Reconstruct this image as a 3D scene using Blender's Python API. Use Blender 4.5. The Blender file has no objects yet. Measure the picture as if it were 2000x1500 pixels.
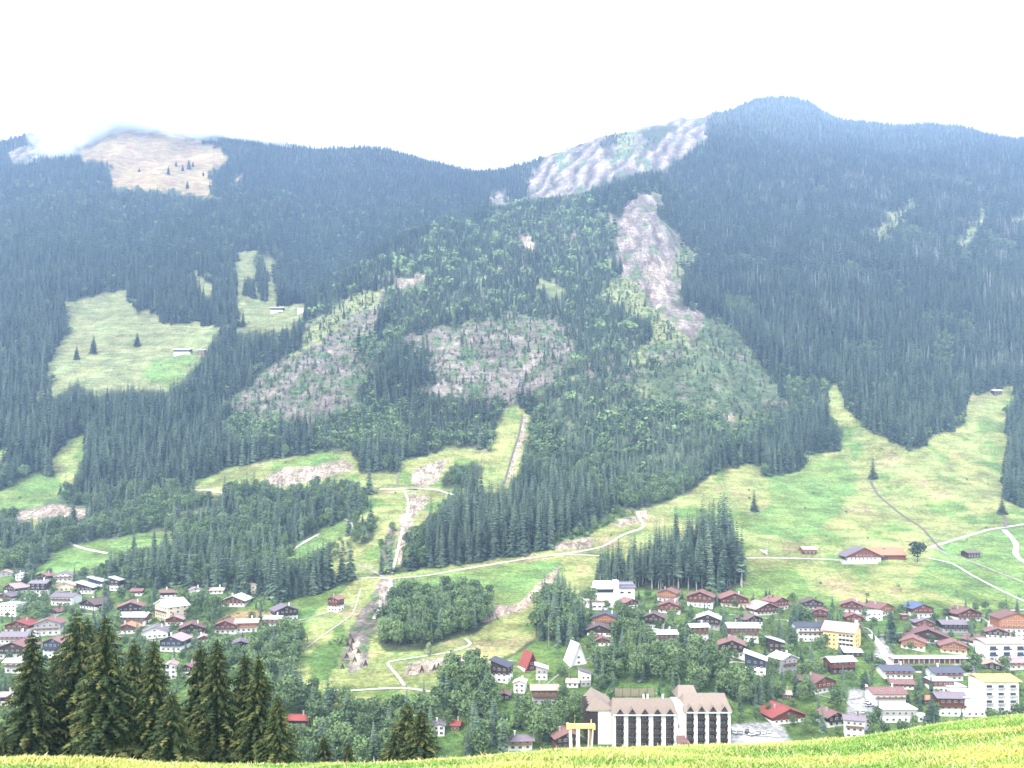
import bpy, bmesh, math, random
import numpy as np
from mathutils import Vector, Matrix
random.seed(7); rng = np.random.default_rng(7)
scene = bpy.context.scene
COL = scene.collection

# ------------------------------------------------------------------ camera, sky, sun, exposure
F = 1500.0; HZ = 950.0            # focal length and horizon row of the 2000 x 1500 photograph
cam = bpy.data.cameras.new("camera"); camo = bpy.data.objects.new("camera", cam); COL.objects.link(camo)
cam.sensor_width = 36.0; cam.lens = 36.0 * F / 2000.0
cam.shift_y = (HZ - 750.0) / 2000.0
cam.clip_start = 0.3; cam.clip_end = 20000
camo.location = (0, 0, 0); camo.rotation_euler = (math.radians(90), 0, 0)
scene.camera = camo
SUN_EL, SUN_AZ = math.radians(48), math.radians(215)      # azimuth clockwise from +Y: behind the camera, to the left
w = bpy.data.worlds.new("World"); scene.world = w; w.use_nodes = True
nt = w.node_tree; nt.nodes.clear()
sky = nt.nodes.new("ShaderNodeTexSky"); sky.sky_type = 'NISHITA'; sky.sun_disc = False
sky.sun_elevation = SUN_EL; sky.sun_rotation = SUN_AZ; sky.air_density = 1.0; sky.dust_density = 2.0
cl = nt.nodes.new("ShaderNodeMixRGB"); cl.inputs[0].default_value = 0.80
cl.inputs[2].default_value = (9.2, 9.5, 10.0, 1)       # even bright cloud deck in front of the blue
bg = nt.nodes.new("ShaderNodeBackground"); bg.inputs[1].default_value = 0.12
wo = nt.nodes.new("ShaderNodeOutputWorld")
nt.links.new(sky.outputs[0], cl.inputs[1]); nt.links.new(cl.outputs[0], bg.inputs[0]); nt.links.new(bg.outputs[0], wo.inputs[0])
sl = bpy.data.lights.new("sun", 'SUN'); sl.energy = 1.5; sl.angle = math.radians(12); sl.color = (1, 0.95, 0.86)
so = bpy.data.objects.new("sun", sl); COL.objects.link(so)
sd = Vector((math.sin(SUN_AZ) * math.cos(SUN_EL), math.cos(SUN_AZ) * math.cos(SUN_EL), math.sin(SUN_EL)))
so.rotation_euler = sd.to_track_quat('Z', 'Y').to_euler()
so.location = (0, -50, 200)
scene.view_settings.view_transform = 'Standard'; scene.view_settings.look = 'None'
scene.view_settings.exposure = 1.66; scene.view_settings.gamma = 1.0
scene.view_settings.use_curve_mapping = False
cy = scene.cycles
cy.use_denoising = True; cy.volume_bounces = 4; cy.max_bounces = 8; cy.diffuse_bounces = 3; cy.glossy_bounces = 2
cy.transmission_bounces = 2; cy.volume_step_rate = 1.0; cy.volume_max_steps = 256
HAZE_DENSITY = 0.000138

# ------------------------------------------------------------------ helpers
def tag(o, label=None, cat=None, group=None, kind=None):
    if label: o["label"] = label
    if cat: o["category"] = cat
    if group: o["group"] = group
    if kind: o["kind"] = kind
    return o
def empty(name, loc, yaw=0, label=None, cat=None, group=None):
    o = bpy.data.objects.new(name, None); COL.objects.link(o)
    o.location = loc; o.rotation_euler = (0, 0, yaw); o.empty_display_size = 1
    return tag(o, label, cat, group)
def link(name, me, parent=None, loc=None, rot=None, scale=None):
    o = bpy.data.objects.new(name, me); COL.objects.link(o)
    if parent: o.parent = parent
    if loc is not None: o.location = loc
    if rot is not None: o.rotation_euler = rot
    if scale is not None: o.scale = scale
    return o
class MB:
    """collects simple solids and links them as one mesh"""
    def __init__(s): s.v = []; s.f = []; s.m = []
    def add(s, vs, fs, mi=0):
        n = len(s.v); s.v += [tuple(p) for p in vs]; s.f += [tuple(n + i for i in f) for f in fs]; s.m += [mi] * len(fs); return s
    def box(s, x0, x1, y0, y1, z0, z1, mi=0):
        return s.add([(x0,y0,z0),(x1,y0,z0),(x1,y1,z0),(x0,y1,z0),(x0,y0,z1),(x1,y0,z1),(x1,y1,z1),(x0,y1,z1)],
                     [(0,3,2,1),(4,5,6,7),(0,1,5,4),(1,2,6,5),(2,3,7,6),(3,0,4,7)], mi)
    def bar(s, a, b, r, mi=0, n=5, r2=None):
        a = Vector(a); b = Vector(b); r2 = r if r2 is None else r2
        d = (b - a).normalized(); q = d.to_track_quat('Z', 'Y'); vs = []
        for c, rr in ((a, r), (b, r2)):
            for k in range(n):
                t = 2 * math.pi * k / n
                vs.append(c + q @ Vector((rr * math.cos(t), rr * math.sin(t), 0)))
        fs = [(k, (k+1) % n, n + (k+1) % n, n + k) for k in range(n)] + [tuple(range(n))[::-1], tuple(range(n, 2*n))]
        return s.add(vs, fs, mi)
    def slab(s, quad, t, mi=0):
        """a plate: four corners (counter-clockwise seen from outside) thickened inwards by t"""
        q = [Vector(p) for p in quad]; nn = (q[1]-q[0]).cross(q[3]-q[0]).normalized()
        return s.add(q + [p - nn * t for p in q], [(0,1,2,3),(7,6,5,4),(0,4,5,1),(1,5,6,2),(2,6,7,3),(3,7,4,0)], mi)
    def mesh(s, name, mats):
        me = bpy.data.meshes.new(name); me.from_pydata(s.v, [], s.f)
        for m in (mats if isinstance(mats, (list, tuple)) else [mats]): me.materials.append(m)
        if any(s.m): me.polygons.foreach_set("material_index", s.m)
        me.update(); return me
    def build(s, name, mats, parent=None, **k): return link(name, s.mesh(name, mats), parent, **k)

def mat(name, col, rough=0.8, var=0.15, scale=1.5, metal=0.0, spec=0.3, streak=None):
    m = bpy.data.materials.new(name); m.use_nodes = True; n = m.node_tree.nodes; l = m.node_tree.links
    b = n["Principled BSDF"]; b.inputs["Roughness"].default_value = rough; b.inputs["Metallic"].default_value = metal
    b.inputs["Specular IOR Level"].default_value = spec
    tc = n.new("ShaderNodeTexCoord"); nz = n.new("ShaderNodeTexNoise"); nz.inputs["Scale"].default_value = scale
    nz.inputs["Detail"].default_value = 4; src = tc.outputs["Object"]
    if streak:
        mp = n.new("ShaderNodeMapping"); mp.inputs["Scale"].default_value = streak; l.new(src, mp.inputs[0]); src = mp.outputs[0]
    l.new(src, nz.inputs[0])
    oi = n.new("ShaderNodeObjectInfo"); ad = n.new("ShaderNodeMath"); ad.operation = 'ADD'
    ms = n.new("ShaderNodeMath"); ms.operation = 'MULTIPLY_ADD'; ms.inputs[1].default_value = 0.5; ms.inputs[2].default_value = -0.25
    l.new(oi.outputs["Random"], ms.inputs[0]); l.new(ms.outputs[0], ad.inputs[0]); l.new(nz.outputs[0], ad.inputs[1])
    r = n.new("ShaderNodeValToRGB"); r.color_ramp.elements[0].position = 0.2; r.color_ramp.elements[1].position = 0.8
    r.color_ramp.elements[0].color = tuple(c * (1 - var) for c in col) + (1,)
    r.color_ramp.elements[1].color = tuple(min(1, c * (1 + var)) for c in col) + (1,)
    l.new(ad.outputs[0], r.inputs[0]); l.new(r.outputs[0], b.inputs["Base Color"])
    return m

# ------------------------------------------------------------------ value noise on numpy arrays
def vnoise(x, y, seed=0):
    xi = np.floor(x).astype(np.int64); yi = np.floor(y).astype(np.int64); fx = x - xi; fy = y - yi
    fx = fx*fx*(3-2*fx); fy = fy*fy*(3-2*fy)
    def h(a, b):
        n = (a * 374761393 + b * 668265263 + seed * 982451653) & 0xFFFFFFFF
        n = ((n ^ (n >> 13)) * 1274126177) & 0xFFFFFFFF
        return ((n ^ (n >> 16)) & 0xFFFF) / 65535.0 * 2 - 1
    return (h(xi, yi)*(1-fx) + h(xi+1, yi)*fx)*(1-fy) + (h(xi, yi+1)*(1-fx) + h(xi+1, yi+1)*fx)*fy
def fbm(x, y, o=4, seed=0):
    s = 0; a = 1; t = 0
    for k in range(o):
        s = s + a * vnoise(x * 2**k, y * 2**k, seed + k); t += a; a *= 0.5
    return s / t

# ------------------------------------------------------------------ the lie of the land: feature lines, each (distance, row of the photograph it shows at)
SKY = [(-1500,300),(-600,290),(0,272),(60,254),(90,250),(120,264),(160,245),(200,214),(230,205),(265,222),(300,235),(340,240),(380,250),(440,252),(500,262),(560,275),(620,285),
 (700,280),(750,283),(800,296),(850,312),(900,325),(930,329),(980,325),(1040,307),(1100,283),(1150,265),(1200,252),(1240,247),(1290,241),(1340,226),
 (1390,214),(1430,206),(1470,188),(1500,182),(1540,181),(1580,190),(1610,212),(1640,226),(1700,232),(1760,238),(1820,234),(1880,242),(1930,255),
 (1985,266),(2000,260),(2300,285),(3500,330)]
NEAR = [(300,1450),(370,1350),(450,1250),(540,1150),(640,1050),(740,950),(840,850),(950,750)]
NEARR = [(335,1465),(385,1380),(445,1275),(540,1160),(645,1055),(775,950),(885,850),(1000,750)]
NEARM = [(330,1460),(375,1360),(440,1260),(530,1160),(640,1050),(760,935),(840,850),(920,750)]
COLS = {
 -1500: NEAR + [(1080,650),(1230,550),(1420,470),(1650,400),(1950,330),2150],
 0: NEAR + [(1080,650),(1230,550),(1420,470),(1650,400),(1950,320),2150],
 150: NEAR + [(1080,650),(1230,550),(1420,470),(1650,400),(1950,318),2250],
 250: NEAR + [(1080,650),(1230,550),(1420,470),(1650,400),(1950,320),2320],
 420: NEAR + [(1080,650),(1230,555),(1420,480),(1650,410),(1950,330),2200],
 520: NEAR + [(1060,660),(1180,590),(1400,510),(1650,420),(1950,335),2200],
 600: NEARM + [(1060,650),(1110,618),(1300,618),(1600,505),(1950,375),2200],
 750: NEARM + [(1030,650),(1230,512),(1450,520),(1700,435),(2000,350),2200],
 850: NEARM + [(1030,650),(1400,452),(1600,460),(1800,405),(2030,350),2230],
 1000: NEARM + [(1040,650),(1560,412),(1750,420),(1900,395),(2050,362),2200],
 1130: NEARM + [(1060,650),(1650,387),(1800,400),(1900,385),(2050,330),2200],
 1200: NEARM + [(1060,650),(1720,370),(1830,392),(1900,383),(2030,312),2200],
 1300: NEARM + [(1060,650),(1800,342),(1900,358),(1960,342),(2060,290),2200],
 1380: NEARM + [(1060,650),(1500,480),(1750,390),(1930,320),(2080,268),2220],
 1500: NEARR + [(1130,650),(1320,550),(1550,460),(1800,375),(2100,285),2330],
 1750: NEARR + [(1130,650),(1300,550),(1500,470),(1750,390),(2050,310),2300],
 2000: NEARR + [(1130,650),(1300,550),(1500,470),(1750,390),(2050,315),2300],
 3500: NEARR + [(1130,650),(1300,560),(1500,490),(1750,410),(2050,350),2300],
}
NU, NY = 1250, 620
PX = np.linspace(-700, 2700, NU)
kx = sorted(COLS)
nrow = 14
rowY = np.zeros((NU, nrow + 5)); rowP = np.zeros((NU, nrow + 5))
sky_row = np.interp(PX, [a for a, b in SKY], [b for a, b in SKY]) + 9.0
bald = np.interp(PX, [120, 165, 330, 345], [0, 1, 1, 0]) + np.interp(PX, [1240, 1255, 1335, 1350], [0, 1, 1, 0])
sky_row -= 7.0 * bald
def gsm(a, sig):
    k = max(1, int(3 * sig)); g = np.exp(-0.5 * (np.arange(-k, k+1) / sig)**2); g /= g.sum()
    return np.convolve(np.pad(a, k, mode='edge'), g, mode='valid')
step = PX[1] - PX[0]
for r in range(nrow):
    ys = [COLS[c][r] if not isinstance(COLS[c][r], tuple) else COLS[c][r][0] for c in kx]
    yy = gsm(np.interp(PX, kx, ys), 22 / step)
    if r < nrow - 1: pp = gsm(np.interp(PX, kx, [COLS[c][r][1] for c in kx]), 22 / step)
    else: pp = gsm(sky_row, 3 / step)
    rowY[:, r + 2] = yy; rowP[:, r + 2] = pp
rowY[:, 0] = 100; rowP[:, 0] = HZ + 44.0 * F / 100
rowY[:, 1] = 200; rowP[:, 1] = HZ + 80.0 * F / 200
R = nrow + 1
rowY[:, R+1] = rowY[:, R] + 60;  rowP[:, R+1] = rowP[:, R] + 8
rowY[:, R+2] = rowY[:, R] + 400; rowP[:, R+2] = rowP[:, R] + 110
rowY[:, R+3] = rowY[:, R] + 1400; rowP[:, R+3] = rowP[:, R] + 330
rowZ = (HZ - rowP) / F * rowY
YS = np.concatenate([np.linspace(100, 300, 40)[:-1], np.geomspace(300, 2500, NY - 60), np.linspace(2500, 3700, 22)[1:]]); NY = len(YS)
Z = np.zeros((NU, NY))
for i in range(NU):                         # monotone-limited cubic through the feature lines of each column
    x = rowY[i]; z = rowZ[i]; h = np.diff(x); s = np.diff(z) / h
    m = np.zeros_like(z); m[1:-1] = (s[:-1]*h[1:] + s[1:]*h[:-1]) / (h[1:] + h[:-1]); m[0] = s[0]; m[-1] = s[-1]
    k = np.clip(np.searchsorted(x, YS) - 1, 0, len(x) - 2); t = np.clip((YS - x[k]) / h[k], 0, 1)
    Z[i] = (2*t**3-3*t**2+1)*z[k] + (t**3-2*t**2+t)*h[k]*m[k] + (-2*t**3+3*t**2)*z[k+1] + (t**3-t**2)*h[k]*m[k+1]
U = (PX - 1000) / F
GX = U[:, None] * YS[None, :]; GY = np.broadcast_to(YS[None, :], GX.shape)
ridge = rowY[:, R][:, None]
amt = np.clip((GY - 560) / 500, 0, 1) * np.clip((ridge - GY) / 260, 0, 1)
gul = -np.abs(fbm(GX / 150, GY / 420, 4, 11)) * 34 + 8
Z += amt * (gul + fbm(GX / 60, GY / 70, 3, 5) * 7)
Z += fbm(GX / 30, GY / 30, 3, 9) * np.clip((GY - 250) / 300, 0, 1) * 1.2 * np.clip((ridge - GY) / 100, 0.2, 1)
Z += fbm(GX / 130, GY / 110, 3, 19) * 5.0 * np.clip((GY - 590) / 120, 0, 1) * np.clip((1100 - GY) / 300, 0, 1)
# a step-cut channel down the landslide and the stream bed in the basin
APP = HZ - Z / GY * F                        # row at which each ground point shows
def hgt(x, y):
    """ground height, bilinear on the same grid the mesh uses"""
    u = (np.asarray(x, float) / y * F + 1000 - PX[0]) / step; i = np.clip(u.astype(int), 0, NU - 2); fu = np.clip(u - i, 0, 1)
    y = np.asarray(y, float); j = np.clip(np.searchsorted(YS, y) - 1, 0, NY - 2); fy = np.clip((y - YS[j]) / (YS[j+1] - YS[j]), 0, 1)
    return (Z[i,j]*(1-fu) + Z[i+1,j]*fu)*(1-fy) + (Z[i,j+1]*(1-fu) + Z[i+1,j+1]*fu)*fy
J0 = int(np.searchsorted(YS, 240))
def ray(px, py, ymin=240):
    """distance at which the sight line through a pixel meets the ground"""
    i = int(np.clip(round((px - PX[0]) / step), 0, NU - 1)); a = APP[i]; j0 = int(np.searchsorted(YS, ymin))
    k = np.nonzero(a[j0:] <= py)[0]
    if len(k) == 0: return float(YS[int(np.argmin(a))])
    j = j0 + k[0]
    if j == 0 or a[j-1] <= py: return float(YS[j])
    t = (a[j-1] - py) / (a[j-1] - a[j]); return float(YS[j-1] + t * (YS[j] - YS[j-1]))
def at(px, py, ymin=240):
    y = ray(px, py, ymin); x = (px - 1000) / F * y
    return Vector((x, y, float(hgt(np.array([x]), np.array([y]))[0])))

# ------------------------------------------------------------------ what grows where (outlines over the land as it is seen)
MW, MH, MX, MS = 1700, 640, -700, 2      # raster of cover classes, 2 photograph pixels per cell
gx = MX + (np.arange(MW) + 0.5) * MS; gy = 200 + (np.arange(MH) + 0.5) * MS
CX, CYY = np.meshgrid(gx, gy)
def inside(poly):
    m = np.zeros(CX.shape, bool); n = len(poly)
    for i in range(n):
        x0, y0 = poly[i]; x1, y1 = poly[(i+1) % n]
        if y0 == y1: continue
        c = ((y0 > CYY) != (y1 > CYY)) & (CX < (x1 - x0) * (CYY - y0) / (y1 - y0) + x0); m ^= c
    return m
# ground: 0 forest floor 1 lush meadow 2 dry meadow 3 straw 4 rock 5 earth/scree 6 debris scrub 7 village lawn 8 pale summit 9 pale alp 10 gravel/asphalt
# cover: 0 spruce 1 none 2 mixed 3 broadleaf 4 sparse young 5 spruce with dead trunks 6 tall spruce block 7 light shrub
G = np.zeros(CX.shape, np.int8); V = np.zeros(CX.shape, np.int8)
def paint(g, v, poly):
    m = inside(poly)
    if g is not None: G[m] = g
    if v is not None: V[m] = v
paint(0, 5, [(1400,340),(1500,320),(2700,300),(2700,740),(2000,740),(1620,740),(1540,700),(1440,640),(1400,560),(1380,450)])
paint(0, 2, [(-700,955),(0,960),(150,960),(350,960),(560,1000),(720,1010),(700,1080),(700,1130),(400,1145),(-700,1150)])
paint(0, 2, [(430,835),(560,790),(700,800),(800,780),(980,770),(1000,800),(960,875),(870,885),(700,885),(560,880),(450,880)])
paint(0, 2, [(1030,800),(1050,740),(1200,720),(1400,690),(1500,740),(1600,760),(1620,800),(1400,900),(1350,960),(1270,990),(1210,1000),(1100,950),(1010,950)])
paint(0, 6, [(800,1110),(850,1020),(930,960),(1060,955),(1200,985),(1150,1040),(1060,1075),(980,1095),(870,1112)])
paint(0, 3, [(780,1110),(790,1060),(830,1010),(890,965),(930,958),(880,1010),(840,1060),(830,1112)])
paint(0, 3, [(1030,815),(1080,800),(1110,870),(1060,940),(1000,950)])
paint(0, 7, [(1350,640),(1400,600),(1480,720),(1540,800),(1420,820),(1300,800),(1230,790),(1200,730),(1340,700)])
paint(0, 8, [(600,640),(700,530),(850,445),(1000,400),(1150,400),(1195,440),(1205,500),(1190,570),(1240,620),(1260,670),(1205,722),(1060,760),(1080,640),(900,630),(740,640),(740,555),(700,560),(600,650)])
paint(0, 8, [(1100,720),(1230,700),(1240,760),(1200,830),(1150,900),(1080,860),(1050,780)])
paint(0, 8, [(1200,860),(1300,830),(1400,850),(1400,890),(1330,940),(1200,950)])
paint(0, 7, [(560,700),(600,680),(560,740),(480,790),(420,820),(400,810)])
paint(6, 4, [(425,815),(490,745),(600,650),(700,562),(745,560),(735,620),(700,690),(690,730),(760,690),(830,655),(900,648),(1000,630),(1085,640),(1075,700),(980,725),(850,765),(760,765),(690,800),(600,830),(520,838)])
paint(6, 4, [(700,690),(760,668),(830,645),(1000,622),(1100,632),(1120,700),(1060,775),(960,795),(860,785),(780,765),(700,805),(600,838)])
paint(None, 2, [(690,700),(760,640),(800,650),(770,690),(720,740)])
paint(None, 0, [(690,790),(760,700),(830,690),(850,740),(780,790)])
paint(9, 4, [(600,640),(700,570),(745,560),(735,590),(650,650),(590,690),(560,700)])
paint(5, 1, [(765,550),(800,540),(835,540),(830,548),(790,560),(770,562)])
G[(V == 8) & (G == 0)] = 11; G[(V == 2) & (G == 0)] = 11; G[(V == 7) & (G == 0)] = 11
# left alps
paint(9, 1, [(40,795),(100,750),(90,712),(130,650),(125,590),(180,578),(235,565),(262,600),(272,620),(300,612),(350,630),(400,636),(470,640),(470,610),(455,560),(460,500),(500,488),(548,508),(552,600),(600,590),(590,625),(560,645),(420,660),(400,700),(370,730),(340,760),(290,765),(230,760),(190,775),(150,750),(100,780)])
paint(0, 0, [(398,580),(430,520),(455,540),(462,610),(480,634),(400,632)])
paint(0, 0, [(380,540),(372,525),(400,500),(430,500),(430,540),(395,575)])
paint(9, 1, [(375,525),(400,538),(425,575),(405,580),(385,555)])
paint(0, 0, [(500,500),(515,500),(520,590),(505,585)]); paint(0, 0, [(530,520),(560,510),(575,600),(545,595)]); paint(0, 0, [(478,545),(492,545),(497,583),(470,580)])
paint(1, None, [(280,720),(300,705),(370,690),(390,700),(370,720),(340,755),(290,750)])
paint(0, 0, [(300,612),(350,560),(390,560),(385,632),(320,632)])
paint(3, 1, [(153,292),(200,268),(260,255),(330,258),(430,290),(446,312),(412,335),(415,390),(330,372),(215,365),(213,318),(160,312)])
paint(8, 1, [(150,292),(162,240),(200,205),(270,205),(330,245),(335,262),(260,256),(200,268)])
paint(3, 1, [(457,340),(473,340),(470,358),(457,358)])
paint(4, 1, [(10,300),(30,284),(70,290),(82,312),(25,318)])
paint(1, 1, [(-700,1010),(0,960),(70,925),(110,935),(145,955),(130,968),(50,992),(0,998),(-700,1100)])
paint(2, 1, [(90,905),(130,865),(165,850),(172,882),(150,915),(145,950),(110,935)])
paint(2, 1, [(-100,900),(0,880),(35,868),(40,880),(0,905),(-100,930)])
paint(5, 1, [(30,1005),(100,985),(190,1000),(180,1012),(90,1010),(30,1030)])
paint(2, 7, [(0,1030),(60,1015),(90,1020),(60,1040),(0,1050)])
paint(1, 1, [(68,1122),(110,1080),(150,1062),(220,1052),(300,1038),(350,1036),(330,1062),(240,1080),(180,1108),(110,1126)])
paint(1, 1, [(548,1088),(600,1050),(640,1030),(692,1010),(690,1035),(640,1062),(600,1092),(560,1100)])
paint(2, 7, [(330,1000),(420,1000),(430,1015),(350,1030)])
# upper bench, chutes, basin with its dams
paint(2, 1, [(360,948),(470,908),(600,888),(690,882),(700,922),(780,925),(780,902),(870,876),(950,880),(965,900),(930,955),(1000,962),(890,966),(850,1000),(800,1045),(780,1110),(690,1128),(610,1118),(650,1090),(720,1060),(742,1010),(700,1000),(725,962),(560,952),(450,968),(370,962)])
paint(2, 3, [(440,945),(560,935),(700,940),(730,980),(700,1000),(640,990),(450,980)])
paint(5, 1, [(520,928),(560,915),(610,912),(670,898),(690,915),(640,932),(570,950),(520,947)])
paint(5, 1, [(802,946),(808,918),(862,896),(875,898),(858,938),(830,948)])
paint(0, 3, [(862,945),(880,912),(935,905),(950,920),(920,955),(870,955)])
paint(5, 1, [(800,966),(840,970),(812,1010),(792,1050),(783,1100),(773,1105),(776,1050),(785,1010)])
paint(6, 7, [(745,1060),(770,1010),(768,1100),(745,1110)])
paint(2, 7, [(700,1005),(735,1000),(700,1070),(650,1095),(640,1070),(690,1040)])
paint(2, 1, [(982,800),(1024,797),(1036,818),(1030,870),(1016,920),(990,954),(925,959),(945,912),(960,880),(968,830)])
paint(5, 1, [(1022,815),(1030,815),(1022,870),(1002,925),(988,946),(980,948),(1006,895),(1016,850)])
paint(2, 1, [(690,1125),(760,1125),(840,1112),(870,1108),(1060,1078),(1150,1042),(1210,1000),(1270,992),(1350,960),(1450,1000),(1450,1085),(1370,1065),(1270,1090),(1180,1112),(1150,1150),(1090,1190),(1050,1245),(960,1295),(900,1345),(840,1378),(760,1395),(690,1390),(620,1368),(570,1335),(580,1270),(600,1235),(650,1180),(690,1145)])
paint(5, 1, [(1070,1068),(1140,1046),(1165,1052),(1150,1068),(1090,1078)]); paint(5, 1, [(1195,1020),(1240,1003),(1266,1000),(1262,1012),(1215,1030)])
paint(7, 7, [(1055,1065),(1140,1035),(1200,1000),(1240,1000),(1140,1050)])
paint(1, 1, [(765,1128),(900,1112),(1098,1092),(1085,1130),(1000,1182),(960,1190),(930,1150),(800,1175),(770,1160)])
paint(0, 3, [(742,1258),(738,1215),(768,1172),(860,1158),(955,1165),(966,1205),(930,1238),(880,1250),(830,1272),(760,1272)])
paint(6, 1, [(742,1130),(768,1130),(770,1180),(735,1215),(715,1300),(690,1312),(668,1290),(675,1240),(700,1200),(725,1175)])
paint(5, 1, [(748,1135),(758,1135),(755,1180),(738,1190),(742,1170)])
paint(5, 1, [(690,1250),(705,1245),(700,1300),(680,1300)])
paint(7, 7, [(640,1235),(665,1220),(680,1240),(660,1300),(640,1330),(610,1330),(600,1290)])
paint(5, 1, [(800,1295),(900,1280),(930,1260),(925,1290),(870,1310),(790,1320)])
paint(5, None, [(905,1195),(960,1185),(1010,1180),(1075,1120),(1095,1105),(1090,1125),(1020,1195),(950,1215)])
# right-hand alp
paint(2, 1, [(1613,765),(1640,748),(1652,800),(1700,842),(1752,866),(1775,878),(1800,878),(1830,850),(1888,828),(1884,775),(1950,765),(2010,745),(2700,700),(2700,1220),(1950,1215),(1440,1175),(1440,1000),(1350,960),(1400,920),(1490,905),(1495,932),(1570,925),(1578,888),(1640,882),(1645,840),(1622,810)])
paint(1, None, [(1500,920),(1640,890),(1680,930),(1640,1000),(1560,1060),(1480,1040),(1460,1010),(1500,990)])
paint(1, None, [(1780,1140),(1850,1050),(2010,1020),(2300,1010),(2300,1210),(1950,1200)])
paint(2, None, [(1640,970),(1700,955),(1740,990),(1800,1020),(1780,1030),(1700,1000)])
paint(2, None, [(1820,930),(1900,900),(1940,930),(1880,960),(1810,965)])
paint(0, 0, [(1966,800),(2000,752),(2300,700),(2300,1010),(2000,992),(1962,978),(1962,900),(1984,878),(1966,850)])
paint(2, 1, [(1430,815),(1500,808),(1505,812),(1440,825)]); paint(5, 1, [(1410,815),(1430,808),(1440,825),(1420,828)])
paint(0, 6, [(1165,1152),(1175,1118),(1270,1088),(1350,1062),(1430,1070),(1452,1150),(1300,1156)])
# rock wall, landslide chute and small scars
paint(4, 1, [(1035,392),(1028,350),(1065,300),(1140,266),(1240,250),(1340,226),(1385,214),(1378,270),(1300,328),(1200,350),(1130,383)])
paint(9, 7, [(1200,262),(1240,255),(1238,290),(1215,300)]); paint(0, 0, [(1170,270),(1200,262),(1205,280),(1180,285)]); paint(0, 4, [(1250,255),(1330,240),(1290,275),(1260,290)])
paint(4, 1, [(1298,378),(1250,380),(1195,425),(1208,500),(1210,560),(1250,600),(1300,640),(1330,665),(1350,680),(1382,610),(1310,590),(1335,560),(1365,505),(1320,450),(1280,425)])
paint(4, 1, [(1150,402),(1170,405),(1200,425),(1205,445),(1175,420)])
paint(9, 7, [(1330,470),(1365,505),(1345,550),(1310,545)])
paint(9, 7, [(1200,540),(1240,550),(1270,590),(1320,640),(1348,660),(1345,700),(1215,718),(1268,660),(1235,620),(1185,575)])
paint(6, 7, [(1270,675),(1335,670),(1340,695),(1260,700)])
paint(5, 1, [(1260,520),(1300,500),(1310,540),(1290,590),(1270,570)])
paint(4, 1, [(955,400),(960,378),(985,370),(998,385),(990,402)])
paint(5, 1, [(1012,465),(1030,460),(1042,480),(1030,486)]); paint(9, 1, [(1045,548),(1075,545),(1108,580),(1085,578)]); paint(5, 1, [(1095,455),(1120,452),(1120,462)])
paint(9, 4, [(1700,450),(1780,380),(1790,400),(1730,470)]); paint(9, 4, [(1860,480),(1920,400),(1925,430),(1880,490)]); paint(9, 4, [(1960,430),(2010,410),(2010,440)])
# the valley floor and the two halves of the village
m = (CYY > np.interp(CX, [-700,0,70,160,240,420,560,600,690,691,1140,1160,1450,1451,2700],[1135,1112,1122,1128,1150,1150,1175,1165,1140,2000,2000,1152,1156,1176,1230])) & ~inside([(570,1335),(600,1235),(690,1140),(1100,1090),(1150,1150),(1050,1245),(840,1378),(690,1390)])
G[m] = 7; V[m] = 1
m = CYY > np.interp(CX, [-700, 560, 620, 700, 760, 840, 1050, 1110, 2700], [1480,1340,1370,1390,1396,1378,1250,1190,1190]); G[m] = 7; V[m] = 1
paint(10, 1, [(1425,1418),(1520,1408),(1540,1440),(1560,1470),(1425,1470)])
paint(10, 1, [(1650,1400),(1660,1345),(1700,1350),(1720,1380),(1700,1420),(1680,1440)])
paint(10, 1, [(1708,1250),(1722,1245),(1745,1280),(1760,1300),(1890,1300),(1890,1315),(1740,1308),(1712,1300)])
paint(3, 1, [(418,1218),(440,1195),(490,1190),(540,1200),(500,1215),(440,1222)]); paint(3, 1, [(1935,1225),(1960,1210),(1960,1235)])
paint(2, 1, [(545,1215),(600,1210),(690,1140),(640,1260),(590,1260)])
def cls(arr, px, py):
    i = np.clip(((py - 200) / MS).astype(int), 0, MH - 1); j = np.clip(((px - MX) / MS).astype(int), 0, MW - 1); return arr[i, j]

# ------------------------------------------------------------------ ground meshes
GCOL = np.array([(0.050,0.060,0.028),(0.130,0.198,0.060),(0.205,0.226,0.082),(0.235,0.172,0.085),(0.185,0.152,0.128),(0.330,0.265,0.205),
                 (0.150,0.128,0.105),(0.090,0.140,0.038),(0.15,0.16,0.15),(0.175,0.190,0.085),(0.30,0.29,0.28), (0.085,0.112,0.058)])
def grid_mesh(name, X, Yg, Zg, cols, material, kind):
    nu, ny = X.shape; me = bpy.data.meshes.new(name)
    co = np.stack([X, Yg, Zg], -1).reshape(-1, 3).astype(np.float32)
    idx = np.arange(nu * ny).reshape(nu, ny)
    q = np.stack([idx[:-1, :-1], idx[1:, :-1], idx[1:, 1:], idx[:-1, 1:]], -1).reshape(-1, 4)
    me.vertices.add(len(co)); me.vertices.foreach_set("co", co.ravel())
    me.loops.add(q.size); me.loops.foreach_set("vertex_index", q.ravel().astype(np.int32))
    me.polygons.add(len(q)); me.polygons.foreach_set("loop_start", np.arange(0, q.size, 4, dtype=np.int32))
    me.polygons.foreach_set("use_smooth", np.ones(len(q), bool))
    me.update(calc_edges=True)
    if cols is not None:
        a = me.color_attributes.new("soil", 'FLOAT_COLOR', 'POINT')
        c4 = np.ones((nu * ny, 4), np.float32); c4[:, :cols.shape[-1]] = cols.reshape(nu * ny, -1); a.data.foreach_set("color", c4.ravel())
    me.materials.append(material); o = link(name, me); o["kind"] = kind; return o
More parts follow.
